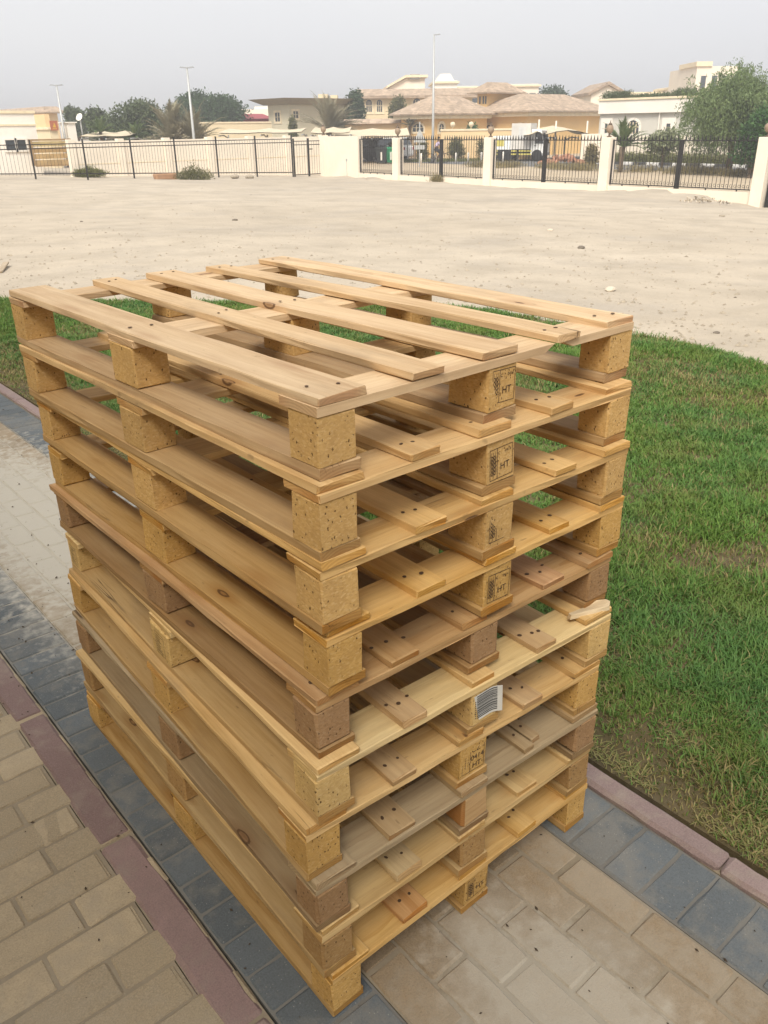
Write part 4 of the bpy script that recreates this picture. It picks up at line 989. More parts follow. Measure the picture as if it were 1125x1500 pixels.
GW = thing('boundary_wall', 'pale garden wall between the hedge and the white house', 'wall', (51.9, 0, 0))
MB().box(0, .2, OWy, onX(885, 200, 51.9).y, G0, onX(1000, 198.5, 51.9).z).build('wall_body', CREAM, GW)
GC = thing('boundary_wall', 'cream wall stretch right of the shade canopy', 'wall', (0, 0, 0))
a, b = onD(852, 205, 63), onD(884, 205, 63); dv = b-a; dv.z = 0; GC.location = (a.x, a.y, 0); GC.rotation_euler = (0, 0, math.atan2(dv.y, dv.x))
MB().box(0, dv.length, 0, .2, G0, zat(865, 196, 63)).build('wall_body', CREAM, GC)

# ------------------------------------------------------------------ street
road = MB(); road.add([(44.5, -10, -.835), (50.2, -10, -.835), (50.2, 75, -.835), (44.5, 75, -.835)], [(0, 1, 2, 3)])
road.add([(50.2, 38.5, -.836), (80, 38.5, -.836), (80, 47, -.836), (50.2, 47, -.836)], [(0, 1, 2, 3)])
tag(road.build('street', ASPH), 'grey asphalt street beyond the fence', None, None, 'structure')
tag(MB().add([(29.3, -12, -.845), (90, -12, -.845), (90, 90, -.845), (29.3, 90, -.845)], [(0, 1, 2, 3)]).build('verge', VERGE), 'sandy verge between fence and street', None, None, 'structure')
KBm = mat_plain('white_kerb_paint', (.72, .70, .66), .8, 0, .15, 3); KDm = mat_plain('black_kerb_paint', (.06, .06, .06), .8)
KS = tag(MB().box(50.2, 50.42, 8, 37.5, -1.0, -.86).build('street_kerb', KDm), 'black and white painted kerb in front of the hedge', None, None, 'structure')
for k in range(30):
    y = 8.5+.98*k; link('kerb_stone', (globals().setdefault('KM', [bm_mesh(bev_box(.96, .22, .24, .015, .004), 'kerb_stone', q) for q in (KBm, KDm)]))[k % 2], KS, (50.31, y, -.79), (0, 0, PI/2))
for k, u in enumerate((617, 638, 668, 686, 705, 737, 758)):
    p = onD(u, 232, 66+.8*k*.4)
    B = thing('bollard', ['short white marker post left of the tall lamp post', 'short white marker post just right of the lamp post base', 'short white marker post right of the centre fence post', 'second short white marker post right of the centre fence post', 'short white marker post beside the pillar left of the lorry', 'short white marker post below the tail of the lorry', 'short white marker post below the cab of the lorry'][k], 'bollard', (p.x, p.y, -.84), 0, 'white marker posts along the street')
    MB().lathe([(.07, 0), (.07, .62), (.04, .68)], 8).build('post_body', WHITE, B, smooth=True)

LHEAD = mat_plain('lamp_head_grey', (.25, .26, .27), .5)
def lamp_post(u, vb, vt, D, lab, double):
    p = onD(u, vb, D); zt = onD(u, vt, D).z
    # follow the post's own column: horizontal position from the top and a plumb line
    pt = onD(u, vt, D)
    Lp = thing('lamp_post', lab, 'street lamp', (pt.x, pt.y, -1.0), 0, 'street lamps')
    h = zt+1.0
    MB().tube([(0, 0, 0), (0, 0, h*.3), (0, 0, h)], [.11, .095, .055], 8).build('pole', METAL, Lp, smooth=True)
    MB().lathe([(.16, 0), (.16, .5), (.10, .6)], 8).build('pole_base', mat_plain('dark_base_paint', (.08, .08, .08), .7), Lp)
    an = YAW-PI/2
    for sgn in ((-1, 1) if double else (1,)):
        hd = MB(); hd.add([(-.02, -.06, 0), (.46, -.10, .04), (.46, .10, .04), (-.02, .06, 0), (0, -.05, .06), (.38, -.07, .10), (.38, .07, .10), (0, .05, .06)], [(0,3,2,1),(4,5,6,7),(0,1,5,4),(1,2,6,5),(2,3,7,6),(3,0,4,7)])
        o = hd.build('lamp_head', LHEAD, Lp, (0, 0, h-.08), (0, 0, an+(0 if sgn > 0 else PI)))
lamp_post(636, 236, 50, 67, 'tall single headed street lamp in front of the orange villa', False)
lamp_post(273.5, 215, 98, 58, 'street lamp rising behind the grey palms', True)
lamp_post(82.5, 215, 124, 60, 'smallest street lamp at the left, behind the brown gate', True)

# shade canopies
def canopy(name, lab, u0, u1, v0, v1, D, depth, sag=.5, posts=2):
    a, b = onD(u0, v1, D), onD(u1, v1, D); dv = b-a; dv.z = 0; ln = dv.length
    C = thing(name, lab, 'canopy', (a.x, a.y, 0), math.atan2(dv.y, dv.x), 'tan shade canopies over the parking')
    zl = onD((u0+u1)/2, v1, D).z; zh = onD((u0+u1)/2, v0, D).z; nx_, ny_ = 12, 6; vs = []; fs = []
    for j in range(ny_+1):
        for i in range(nx_+1):
            s = i/nx_; t = j/ny_; vs.append((s*ln, t*depth, zl+.10+(zh-zl)*(t**.8 if not name.startswith('tensile') else min(1, 2*min(s, 1-s)+.02)**1.1*(.5+.5*t))-.25*sag*math.sin(PI*((s*posts) % 1.0))*(.4+.6*t)))
    for j in range(ny_):
        for i in range(nx_): k = j*(nx_+1)+i; fs.append((k, k+1, k+nx_+2, k+nx_+1))
    o = [(x, y, z-.05) for x, y, z in vs]; n0 = len(vs)
    m = MB().add(vs+o, fs+[tuple(i+n0 for i in f[::-1]) for f in fs]); m.build('cloth', CANVAS, C, smooth=True)
    for k in range(posts+1): x = ln*k/posts; MB().tube([(x, depth*.8, G0), (x, depth*.8, zl-.08)], .06, 6).build('post', METAL, C)
    for k in range(posts+1): x = ln*k/posts; MB().tube([(x, depth*.8, zl-.3), (x, depth*.4, zl-.08), (x, .1, zl-.1)], .05, 6).build('arm', METAL, C)
canopy('shade_canopy', 'wide tan shade canopy behind the left end of the cream wall', 118, 190, 194, 201, 60, 5)
canopy('shade_canopy', 'tan shade canopy in the middle behind the cream wall', 320, 442, 190, 196, 62, 5)
canopy('shade_canopy', 'tan shade canopy above the plain cream wall section', 455, 512, 188, 196, 62, 5)
canopy('shade_canopy', 'tan shade canopy over the parked car', 490, 600, 190, 201, 66, 6)
canopy('tensile_canopy', 'peaked tan canopy behind the lorry cab', 782, 880, 183, 200, 67, 6, .5, 3)
canopy('tensile_canopy', 'small rounded canopy directly above the lorry cab', 770, 804, 189, 200, 66, 4)
for k, (u, v) in enumerate(((790, 175), (815, 177), (861, 177))):
    p = onD(u, v, 70); M_ = thing('canopy_mast', ['white mast left of the canopy peak', 'white mast at the canopy peak', 'white mast right of the canopy peak'][k], 'mast', (p.x, p.y, G0), 0, 'white masts of the peaked canopy')
    MB().tube([(0, 0, 0), (0, 0, p.z-G0)], .07, 6).build('mast_tube', WHITE, M_)
# dark shaded carport back wall
a, b = onD(508, 210, 76), onD(620, 210, 76); dv = b-a; dv.z = 0
SF = thing('slat_fence', 'brown slatted car park fence under the shade canopy', 'fence', (a.x, a.y, 0), math.atan2(dv.y, dv.x))
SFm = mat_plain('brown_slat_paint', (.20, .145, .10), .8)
n = int(dv.length/.28)
zs_ = zat(560, 200, 76); sl_ = MB().box(-.10, .10, 0, .05, G0+.2, zs_).mesh('slat', SFm)
for k in range(n): link('slat', sl_, SF, (dv.length*(k+.5)/n, 0, 0))
MB().box(0, dv.length, .06, .12, zs_-.3, zs_-.2).build('rail', SFm, SF); MB().box(0, dv.length, .06, .12, G0+.5, G0+.6).build('rail', SFm, SF)

# ------------------------------------------------------------------ vehicles, bins, sign, cyclist
RUB = mat_plain('black_rubber', (.02, .02, .02), .8); RIM = mat_plain('grey_rim', (.35, .35, .36), .4, .5); WPAINT = mat_plain('white_vehicle_paint', (.78, .78, .76), .35, 0, .03)
YLm = mat_plain('yellow_reflective_tape', (.58, .50, .12), .6)
def wheel(parent, x, y, r, w=.22):
    t = MB().lathe([(r*.55, -w/2), (r*.93, -w/2), (r, -w*.35), (r, w*.35), (r*.93, w/2), (r*.55, w/2)], 18).mesh('tyre', RUB, True)
    h = thing_part('wheel', parent, (x, y, r))
    o = link('tyre', t, h, (0, 0, 0), (PI/2, 0, 0)); link('rim', MB().lathe([(.05, -w*.42), (r*.56, -w*.35), (r*.56, w*.35), (.05, w*.42)], 12).mesh('rim', RIM), h, (0, 0, 0), (PI/2, 0, 0))
def thing_part(name, parent, loc):
    o = bpy.data.objects.new(name, None); COL.objects.link(o); o.parent = parent; o.location = loc; return o
# lorry: side view, cab to the right
a, b = onD(721, 233, 68), onD(796, 231, 66.5); dv = b-a; dv.z = 0; LT = dv.length
T = thing('lorry', 'white box lorry with yellow striped side guards parked on the street', 'lorry', (a.x, a.y, -.84), math.atan2(dv.y, dv.x))
k_ = LT/6.2
m = MB(); m.box(.1, LT-.3, .1, .35, .55, .80); m.box(.1, LT-.3, 1.45, 1.7, .55, .80); m.build('chassis', RUB, T)
MB().box(0, LT*.40, 0, 1.95, .82, 1.75).build('load_bed', WPAINT, T)
MB().box(LT*.36, LT*.73, -.03, 2.0, .84, 2.6).build('cargo_box', mat_plain('dusty_white_paint', (.62, .59, .54), .6, 0, .1, 2), T)
MB().box(LT*.50, LT*.64, -.05, -.032, 1.55, 2.35).build('side_hatch', mat_plain('pale_grey_paint', (.60, .60, .58), .5), T)
cb = MB(); cx0, cx1 = LT*.745, LT*1.0
prof = [(cx0, .45), (cx1, .45), (cx1+.02, 1.15), (cx1-.28, 2.15), (cx0, 2.2)]
cb.prism(prof, 0, 1.9); cbo = cb.build('cab', WPAINT, T)
MB().prism([(cx0+.30, 1.22), (cx1-.06, 1.22), (cx1-.34, 2.0), (cx0+.30, 2.0)], -.02, -.002).build('door_window', GLASS, cbo)
MB().add([(cx1+.025, .1, 1.2), (cx1+.025, 1.8, 1.2), (cx1-.25, 1.8, 2.08), (cx1-.25, .1, 2.08)], [(0, 1, 2, 3)]).build('windscreen', GLASS, cbo)
MB().box(cx0+.25, cx0+.40, -.03, -.005, 1.05, 1.10).build('door_handle', RUB, cbo); MB().box(cx1-.05, cx1+.05, -.22, -.05, 1.5, 1.95).build('mirror', RUB, T)
MB().box(cx1-.1, cx1+.06, -.02, 1.92, .38, .58).build('bumper', mat_plain('grey_bumper', (.25, .25, .26), .6), T)
for y in (.1, 1.8): 
    for x in (LT*.16, LT*.32, LT*.87): wheel(T, x, y, .42)
for x0_, x1_ in ((.02, .10), (.37, .47), (.52, .76)):
    for z in (.50, .72): MB().box(LT*x0_, LT*x1_, -.02, .05, z-.05, z+.05).build('guard_rail', YLm, T)
MB().box(LT*.02, LT*.22, -.012, -.001, 1.05, 1.45).build('side_panel', YLm, T)
# parked white car under the canopy: three-quarter rear
def car(lab, p, rz, paint, name='parked_car', s=1.0):
    Cc = thing(name, lab, 'car', p, rz, 'cars parked under the shade canopy'); w = .88
    def sec(x, zs, ys): return [(x, y, z) for y, z in zip(ys, zs)]
    pro = [(-2.2, .45, .95), (-2.15, .32, 1.05), (-1.6, .28, 1.12), (-.5, .26, 1.10), (.9, .26, 1.02), (1.8, .28, .92), (2.15, .34, .80), (2.25, .45, .65)]
    vs = []; fs = []; ring = 8
    for x, zb_, zt_ in pro:
        k = .90 if abs(x) > 2.1 else 1.0
        vs += [(x, -w*k*.9, zb_), (x, -w*k, (zb_+zt_)/2), (x, -w*k*.96, zt_-.08), (x, -w*k*.80, zt_), (x, w*k*.80, zt_), (x, w*k*.96, zt_-.08), (x, w*k, (zb_+zt_)/2), (x, w*k*.9, zb_)]
    for i in range(len(pro)-1):
        for q in range(ring): fs.append((i*ring+q, (i+1)*ring+q, (i+1)*ring+(q+1) % ring, i*ring+(q+1) % ring))
    fs += [tuple(range(ring)), tuple((len(pro)-1)*ring+q for q in range(ring))[::-1]]
    body = MB().add(vs, fs).build('body', paint, Cc, smooth=False)
    MB().add([(-2.05, -.74, 1.08), (.95, -.74, 1.0), (.35, -.60, 1.66), (-1.75, -.60, 1.70), (-2.05, .74, 1.08), (.95, .74, 1.0), (.35, .60, 1.66), (-1.75, .60, 1.70)], [(0,1,2,3),(7,6,5,4),(3,2,6,7),(1,5,6,2),(0,3,7,4)]).build('roof', paint, Cc)
    g_ = MB()
    g_.add([(-1.75, -.735, 1.14), (.72, -.735, 1.08), (.28, -.63, 1.58), (-1.6, -.63, 1.62)], [(0, 1, 2, 3)]); g_.add([(-1.75, .735, 1.14), (.72, .735, 1.08), (.28, .63, 1.58), (-1.6, .63, 1.62)], [(3, 2, 1, 0)])
    for so_ in (-1, 1):
        MB().add([(-1.75, so_*.745, 1.14), (.72, so_*.745, 1.08), (.28, so_*.635, 1.58), (-1.6, so_*.635, 1.62)], [(0, 1, 2, 3)]).build('side_window', GLASS, Cc)
        MB().box(-2.26, -2.18, so_*.72-.12, so_*.72+.12, .78, .98).build('tail_light', mat_plain('tail_lamp_red', (.35, .03, .03), .4), Cc)
    MB().add([(.93, -.66, 1.06), (.93, .66, 1.06), (.42, .55, 1.60), (.42, -.55, 1.60)], [(0, 1, 2, 3)]).build('windscreen', GLASS, Cc)
    MB().add([(-2.06, -.66, 1.16), (-2.06, .66, 1.16), (-1.80, .55, 1.62), (-1.80, -.55, 1.62)], [(0, 1, 2, 3)]).build('rear_window', GLASS, Cc)
    for x in (-1.35, 1.4):
        for y in (-.76, .76): wheel(Cc, x, y, .33, .2)
    return Cc
p = onD(566, 226, 74); car('white car parked beneath the shade canopy, seen from its corner', (p.x, p.y, -.84), YAW+rad(55), WPAINT)
p = onD(527, 226, 72); car('dark car parked in the shadow left of the white car', (p.x, p.y, -.84), YAW+rad(60), mat_plain('dark_vehicle_paint', (.03, .03, .035), .3))
def bin_(lab, u, D, col, lid):
    p = onD(u, 234, D); B = thing('wheelie_bin', lab, 'bin', (p.x, p.y, -.84), YAW, 'wheelie bins by the street')
    MB().add([(-.30,-.30,.08),(.30,-.30,.08),(.30,.30,.08),(-.30,.30,.08),(-.38,-.40,1.0),(.38,-.40,1.0),(.38,.40,1.0),(-.38,.40,1.0)], [(0,3,2,1),(4,5,6,7),(0,1,5,4),(1,2,6,5),(2,3,7,6),(3,0,4,7)]).build('bin_body', col, B)
    MB().prism([(-.42, 1.0), (.42, 1.0), (.40, 1.07), (-.1, 1.13), (-.42, 1.08)], -.43, .43).build('lid', lid, B)
    MB().box(-.02, .02, -.28, .28, 1.03, 1.09).build('handle', RUB, B, (.43, 0, 0))
    for y in (-.3, .3): o = MB().lathe([(.12, -.04), (.12, .04)], 12).build('wheel', RUB, B, (.28, y, .12), (PI/2, 0, 0))
    MB().box(-.43, -.40, -.06, .06, .25, .8).build('sticker', WHITE, B)
GRN = mat_plain('green_bin_plastic', (.02, .30, .13), .5); BLK = mat_plain('black_bin_plastic', (.03, .035, .035), .5)
bin_('black wheelie bin left of the green one', 558.5, 66, BLK, BLK); bin_('wheelie bin with a bright green lid by the street', 572.5, 66.5, GRN, GRN)
# triangular road sign seen from behind
p = onD(614.5, 240, 60)
S = thing('road_sign', 'triangular road sign on a grey pole, seen from behind', 'sign', (p.x, p.y, -.84), YAW-PI/2)
MB().tube([(0, 0, 0), (0, 0, 2.75)], .04, 6).build('sign_pole', METAL, S)
zt_ = onD(614.5, 188, 60).z+.84
MB().prism([(-.42, zt_-.85), (.42, zt_-.85), (0, zt_)], -.06, -.04).build('sign_plate', METAL, S)
MB().box(-.36, .36, -.06, -.045, zt_-1.28, zt_-1.02).build('lower_plate', METAL, S)
# cyclist
p = onD(641.5, 233.5, 66); an = YAW-PI/2
BK = thing('bicycle', 'bicycle ridden past the orange garden wall', 'bicycle', (p.x, p.y, -.84), an)
for x in (-.52, .52):
    h = thing_part('wheel', BK, (x, 0, .33)); link('tyre', MB().tube([(.31*math.cos(2*PI*k/20), 0, .31*math.sin(2*PI*k/20)) for k in range(21)], .022, 6).mesh('tyre', RUB), h)
    s_ = MB()
    for k in range(8): s_.tube([(0, 0, 0), (.3*math.cos(PI*k/4), 0, .3*math.sin(PI*k/4))], .003, 3)
    link('spokes', s_.mesh('spokes', METAL), h)
fr = MB()
for A, B in (((-.52, .33), (-.15, .85)), ((-.52, .33), (-.05, .30)), ((-.05, .30), (-.17, .92)), ((-.05, .30), (.36, .80)), ((-.15, .82), (.36, .85)), ((.36, .92), (.52, .33))): fr.tube([(A[0], 0, A[1]), (B[0], 0, B[1])], .02, 6)
fr.build('bike_frame', IRONB, BK); MB().box(-.30, -.05, -.07, .07, .92, .97).build('saddle', RUB, BK); MB().tube([(.40, -.28, 1.02), (.36, 0, .98), (.40, .28, 1.02)], .016, 6).build('handlebar', METAL, BK)
def skin(name, verts, edges, radii, mat, parent, sub=1):
    me = bpy.data.meshes.new(name); me.from_pydata(verts, edges, []); o = bpy.data.objects.new(name, me); COL.objects.link(o)
    md = o.modifiers.new('s', 'SKIN'); sv = me.skin_vertices[0].data
    for i, r in enumerate(radii): sv[i].radius = (r, r)
    sv[0].use_root = True; o.modifiers.new('u', 'SUBSURF').levels = sub; o.modifiers['u'].render_levels = sub
    bpy.context.view_layer.update(); me2 = bpy.data.meshes.new_from_object(o.evaluated_get(bpy.context.evaluated_depsgraph_get()))
    bpy.data.objects.remove(o); me2.materials.clear(); me2.materials.append(mat); r = link(name, me2, parent)
    for q in me2.polygons: q.use_smooth = True
    return r
PS = thing('person', 'person in a pale lilac shirt and dark trousers riding a bicycle', 'person', (p.x, p.y, -.84), an)
SKN = mat_plain('brown_skin', (.20, .11, .07), .6); SHIRT = mat_plain('lilac_shirt', (.56, .48, .66), .8); TRS = mat_plain('dark_trousers', (.07, .065, .07), .8)
V = [(-.16,0,.98),(-.10,0,1.20),(-.02,0,1.42),(.01,0,1.52),(.05,0,1.66),(-.02,-.19,1.41),(.14,-.22,1.20),(.37,-.25,1.06),(-.02,.19,1.41),(.14,.22,1.20),(.37,.25,1.06),(-.13,-.10,.95),(.22,-.12,.83),(.05,-.12,.42),(.14,-.12,.36),(-.13,.10,.95),(.20,.12,.64),(-.06,.12,.25),(.05,.12,.20)]
E_ = [(0,1),(1,2),(2,3),(3,4),(2,5),(5,6),(6,7),(2,8),(8,9),(9,10),(0,11),(11,12),(12,13),(13,14),(0,15),(15,16),(16,17),(17,18)]
skin('body', V, E_, [.13,.14,.14,.055,.095,.06,.045,.035,.06,.045,.035,.09,.075,.05,.035,.09,.075,.05,.035], SKN, PS)
skin('shirt', [(-.15,0,1.02),(-.10,0,1.20),(-.02,0,1.44),(-.02,-.20,1.41),(.12,-.22,1.23),(-.02,.20,1.41),(.12,.22,1.23)], [(0,1),(1,2),(2,3),(3,4),(2,5),(5,6)], [.155,.165,.15,.085,.07,.085,.07], SHIRT, PS)
skin('trousers', [(-.16,0,.97),(-.13,-.10,.94),(.22,-.12,.83),(.06,-.12,.46),(-.13,.10,.94),(.20,.12,.64),(-.05,.12,.30)], [(0,1),(1,2),(2,3),(0,4),(4,5),(5,6)], [.15,.11,.095,.07,.11,.095,.07], TRS, PS)
MB().lathe([(.02, .10), (.07, .085), (.098, .03), (.10, -.02), (.095, -.03)], 10).build('hair', RUB, PS, (.04, 0, 1.685), smooth=True)

# ------------------------------------------------------------------ plants
LF_D = mat_leaf('dark_tree_leaf', (.045, .085, .040), (.075, .118, .055)); LF_M = mat_leaf('dull_tree_leaf', (.085, .12, .055), (.14, .165, .085)); LF_G = mat_leaf('fresh_leaf', (.045, .115, .035), (.085, .17, .05))
LF_GH = mat_leaf('grey_green_leaf', (.13, .19, .072), (.22, .285, .12)); LF_PALM = mat_leaf('dusty_palm_leaf', (.25, .225, .14), (.37, .33, .22)); LF_OL = mat_leaf('olive_leaf', (.13, .135, .05), (.21, .20, .09)); LF_DRY = mat_leaf('dry_weed', (.24, .20, .085), (.33, .27, .14))
def leaves(n, blobs, size, asp=2.2, droop=0.0, seed=1, shell=.55):
    r = np.random.default_rng(seed); B = np.array([b[:6] for b in blobs], float); vol = B[:, 3]*B[:, 4]*B[:, 5]; idx = r.choice(len(B), n, p=vol/vol.sum())
    d = r.normal(size=(n, 3)); d /= np.linalg.norm(d, axis=1)[:, None]; rr = (shell+(1-shell)*r.random(n)**.7)*(1+.10*r.normal(size=n))
    P = B[idx, :3]+d*rr[:, None]*B[idx, 3:6]
    a = r.normal(size=(n, 3))+np.array([0, 0, -droop]); a /= np.linalg.norm(a, axis=1)[:, None]; b = np.cross(a, r.normal(size=(n, 3))); b /= np.linalg.norm(b, axis=1)[:, None]
    s = size*(.6+.8*r.random(n)); w = s/asp
    V = np.stack([P, P+a*(s*.5)[:, None]+b*(w*.5)[:, None], P+a*s[:, None], P+a*(s*.5)[:, None]-b*(w*.5)[:, None]], 1).reshape(-1, 3)
    return V, np.arange(n)[:, None]*4+np.arange(4)
def tree(name, lab, base, H, R, n, leaf, size, seed, group=None, shape='round', trunk_h=.35, cat='tree', nb=14, asp=2.2):
    r = random.Random(seed); T = thing(name, lab, cat, base, 0, group); blobs = []
    zc = H*(trunk_h+(1-trunk_h)*.5); rz_ = H*(1-trunk_h)*.5
    limbs = MB(); trk = MB()
    top = Vector((r.uniform(-.05, .05)*R, r.uniform(-.05, .05)*R, H*trunk_h))
    trk.tube([(0, 0, -.2), (top.x*.5, top.y*.5, H*trunk_h*.5), top], [H*.035, H*.028, H*.022], 8); trk.build('trunk', BARK, T, smooth=True)
    for k in range(nb):
        th = r.uniform(0, 2*PI); ph = r.uniform(-.75, 1.0); q = r.uniform(.35, .72); cr_ = math.sqrt(max(0, 1-ph*ph*.8))
        c_ = (math.cos(th)*cr_*q*R, math.sin(th)*cr_*q*R, zc+ph*rz_*.62); s = r.uniform(.30, .46)
        blobs.append((*c_, R*s, R*s, rz_*s*1.1))
        mid = top.lerp(Vector(c_), .5)+Vector((r.uniform(-.1, .1)*R, r.uniform(-.1, .1)*R, 0)); limbs.tube([top, mid, c_], [H*.016, H*.010, H*.004], 5)
    blobs.append((0, 0, zc, R*.6, R*.6, rz_*.7)); limbs.build('limbs', BARK, T)
    V, F = leaves(n, blobs, size, asp, .25, seed); link('crown', np_mesh('crown', V, F, leaf), T)
    return T
def tree_px(name, lab, u, vtop, half_u, D, leaf, n, size, seed, vb=None, **k):
    p = onD(u, vtop, D); R = half_u*D/FPX*1.06; gz = -1.0
    return tree(name, lab, (p.x, p.y, gz), p.z-gz, R, n, leaf, size, seed, **k)
gl = 'trees behind the cream wall'
tree_px('leafy_tree', 'round dull green tree just right of the first lamp post', 108, 149, 16, 86, LF_M, 5000, .30, 1, group=gl)
tree_px('leafy_tree', 'bushy green tree left of the widest one behind the cream wall', 141, 158, 20, 72, LF_M, 6000, .26, 2, group=gl, trunk_h=.15)
tree_px('leafy_tree', 'wide bushy grey green tree in the middle of the left group', 196, 148, 40, 70, LF_M, 13000, .26, 3, group=gl, trunk_h=.12, nb=20)
tree_px('shade_tree', 'big dark dome shaped tree behind the second lamp post', 294, 131, 57, 92, LF_D, 26000, .30, 4, trunk_h=.12, nb=34)
tree_px('leafy_tree', 'dark fresh green tree beside the arched villa', 519, 133, 15, 92, LF_D, 6000, .30, 5, trunk_h=.1)
tree_px('leafy_tree', 'dark tree top showing above the orange villa roof', 811, 122, 21, 118, LF_D, 5000, .40, 6, trunk_h=.4)
tree_px('shrub', 'light green climbing shrub against the orange villa corner', 693, 172, 10, 76, LF_G, 3000, .20, 7, trunk_h=.1, cat='shrub')
tree_px('leafy_tree', 'pale olive tree against the arched villa wall', 584, 141, 15, 92, LF_OL, 4000, .28, 8, trunk_h=.2)
tree_px('leafy_tree', 'small olive bush beside the cream villa', 428, 171, 8, 80, LF_OL, 2200, .22, 18, trunk_h=.1, cat='shrub')
gs = 'dusty shrubs along the street'
for k, (u, v, hu, D, lab) in enumerate(((641-22, 203, 9, 69, 'dusty shrub behind the road sign'), (668, 200, 12, 70, 'upright dusty shrub right of the cyclist'), (712, 202, 12, 70, 'dusty shrub half hidden by the pillar left of the lorry'), (574, 208, 9, 69, 'dusty shrub beside the white parked car'), (868, 211, 10, 58, 'dry thin shrub in front of the cream wall stretch'))):
    tree_px('shrub', lab, u, v, hu, D, LF_OL if k != 4 else LF_DRY, 2200, .20, 20+k, group=gs, trunk_h=.05, cat='shrub', asp=4)
# frangipani
LF_FR = mat_leaf('frangipani_leaf', (.14, .175, .07), (.40, .41, .27))
tree_px('frangipani_tree', 'frangipani tree with pale rosettes in front of the white house', 976, 189, 27, 51, LF_FR, 1700, .26, 31, trunk_h=.38, nb=22, asp=2.4)
# drooping ghaf tree: strands hanging from limbs
pg = onD(1090, 94, 46)
T = thing('ghaf_tree', 'large drooping grey green tree at the right edge', 'tree', (pg.x, pg.y, -.9)); Hh = pg.z+.9
r = random.Random(5); lm = MB(); tr = MB(); tr.tube([(0, 0, -.2), (.1, 0, 1.2), (-.2, .1, 2.2)], [.20, .16, .13], 8); tr.build('trunk', BARK, T, smooth=True)
R3 = np.random.default_rng(8); VS = []; 
for k in range(46):
    th = r.uniform(0, 2*PI); rr = r.uniform(.15, 1.0)*2.75; hz = Hh*(1.0-.42*(rr/2.75)**2)*r.uniform(.55, 1.0)
    e = Vector((math.cos(th)*rr, math.sin(th)*rr, hz)); s0_ = Vector((-.2, .1, 2.0)); mid = s0_.lerp(e, .5)+Vector((0, 0, .7)); lm.tube([s0_, mid, e], [.09, .05, .012], 5)
    for q in range(52):
        t = r.uniform(.35, 1.05); b0 = s0_.lerp(mid, t*2) if t < .5 else mid.lerp(e, t*2-1)
        o0 = b0+Vector((r.gauss(0, .40), r.gauss(0, .40), r.gauss(.05, .25))); ln = r.uniform(.5, 2.5)*(1 if rr > 1.2 else .8); dx_ = Vector((r.gauss(0, .35), r.gauss(0, .35), 0))+Vector((math.cos(th), math.sin(th), 0))*.25
        nn = int(ln/.10)
        for j in range(nn):
            f = j/nn; VS.append((o0.x+dx_.x*f, o0.y+dx_.y*f, o0.z+.12*math.sin(f*3)-ln*f*f*.9-.05*f))
lm.build('limbs', BARK, T)
P = np.array(VS); P = P[P[:, 2] > 1.0]; n = len(P); P = np.repeat(P, 2, 0)+R3.normal(0, .05, (2*n, 3)); n = len(P)
a = R3.normal(size=(n, 3))*.6+np.array([0, 0, -.9]); a /= np.linalg.norm(a, axis=1)[:, None]; b = np.cross(a, R3.normal(size=(n, 3))); b /= np.linalg.norm(b, axis=1)[:, None]
s = .16*(.6+.8*R3.random(n)); Vv = np.stack([P, P+a*(s*.5)[:, None]+b*(s*.13)[:, None], P+a*s[:, None], P+a*(s*.5)[:, None]-b*(s*.13)[:, None]], 1).reshape(-1, 3)
link('crown', np_mesh('crown', Vv, np.arange(n)[:, None]*4+np.arange(4), LF_GH), T)
tree_px('leafy_tree', 'rounder fresh green bush beside the drooping tree at the right edge', 1116, 148, 34, 43, LF_G, 9000, .16, 33, trunk_h=.1)
# palms
def palm(lab, u, vtop, half_u, D, seed, leaf=LF_PALM, nf=52, trunk=.8, group='dusty date palms', zb=-1.0):
    p = onD(u, vtop, D); R = half_u*D/FPX; H = p.z-zb; T = thing('palm_tree', lab, 'palm', (p.x, p.y, zb), 0, group); r = random.Random(seed)
    ht = max(.3, H-R*.95)
    MB().tube([(0, 0, -.2), (0, 0, ht*.5), (0, 0, ht)], [min(.24, R*.10), min(.22, R*.09), min(.26, R*.12)], 8).build('trunk', BARK, T, smooth=True)
    for f in range(nf):
        az = r.uniform(0, 2*PI); up = r.uniform(.10, 1.52); ln = R*r.uniform(.95, 1.35); V = []; F = []; pts = []
        for k in range(13):
            t = k/12; ang = up-t*t*(.95+.5*(1.3-up)); pts.append(None)
        x = 0; z = ht; pp = []
        for k in range(14):
            t = k/13; ang = up-t*t*r.uniform(.75, 1.0); pp.append(Vector((math.cos(az)*x, math.sin(az)*x, z))); x += math.cos(ang)*ln/13; z += math.sin(ang)*ln/13
        m = MB(); m.tube(pp, [.03*(1-k/14)+.006 for k in range(14)], 3, False)
        side = Vector((-math.sin(az), math.cos(az), 0))
        for k in range(2, 14):
            d = (pp[k]-pp[k-1]).normalized()
            for sub in (0, .5):
                q = pp[k-1].lerp(pp[k], sub)
                for sg in (-1, 1):
                    l = ln*.24*math.sin(PI*min(1, (k+sub)/15+.12))*r.uniform(.8, 1.15); e = q+(d*.75+side*sg*.62+Vector((0, 0, r.uniform(-.15, .25)))).normalized()*l; w = d.cross(side)*.0+side*.0+d*.055
                    m.add([q-w, q+w, e], [(0, 1, 2)])
        m.build('frond', leaf, T)
palm('grey date palm left of the second lamp post', 246, 154, 46, 60, 1); palm('grey date palm directly behind the second lamp post', 280, 159, 44, 60, 2)
palm('low date palm in front of the bushy trees, left', 144, 170, 20, 62, 3, LF_GH, 26); palm('low date palm below the wide bushy tree', 196, 178, 20, 62, 4, LF_GH, 26)
palm('date palm in front of the cream villa', 480, 142, 42, 78, 5, LF_PALM, 60); palm('small date palm beside the arched window of the white house', 916, 178, 32, 50, 6, LF_GH, 34, group='dusty date palms')
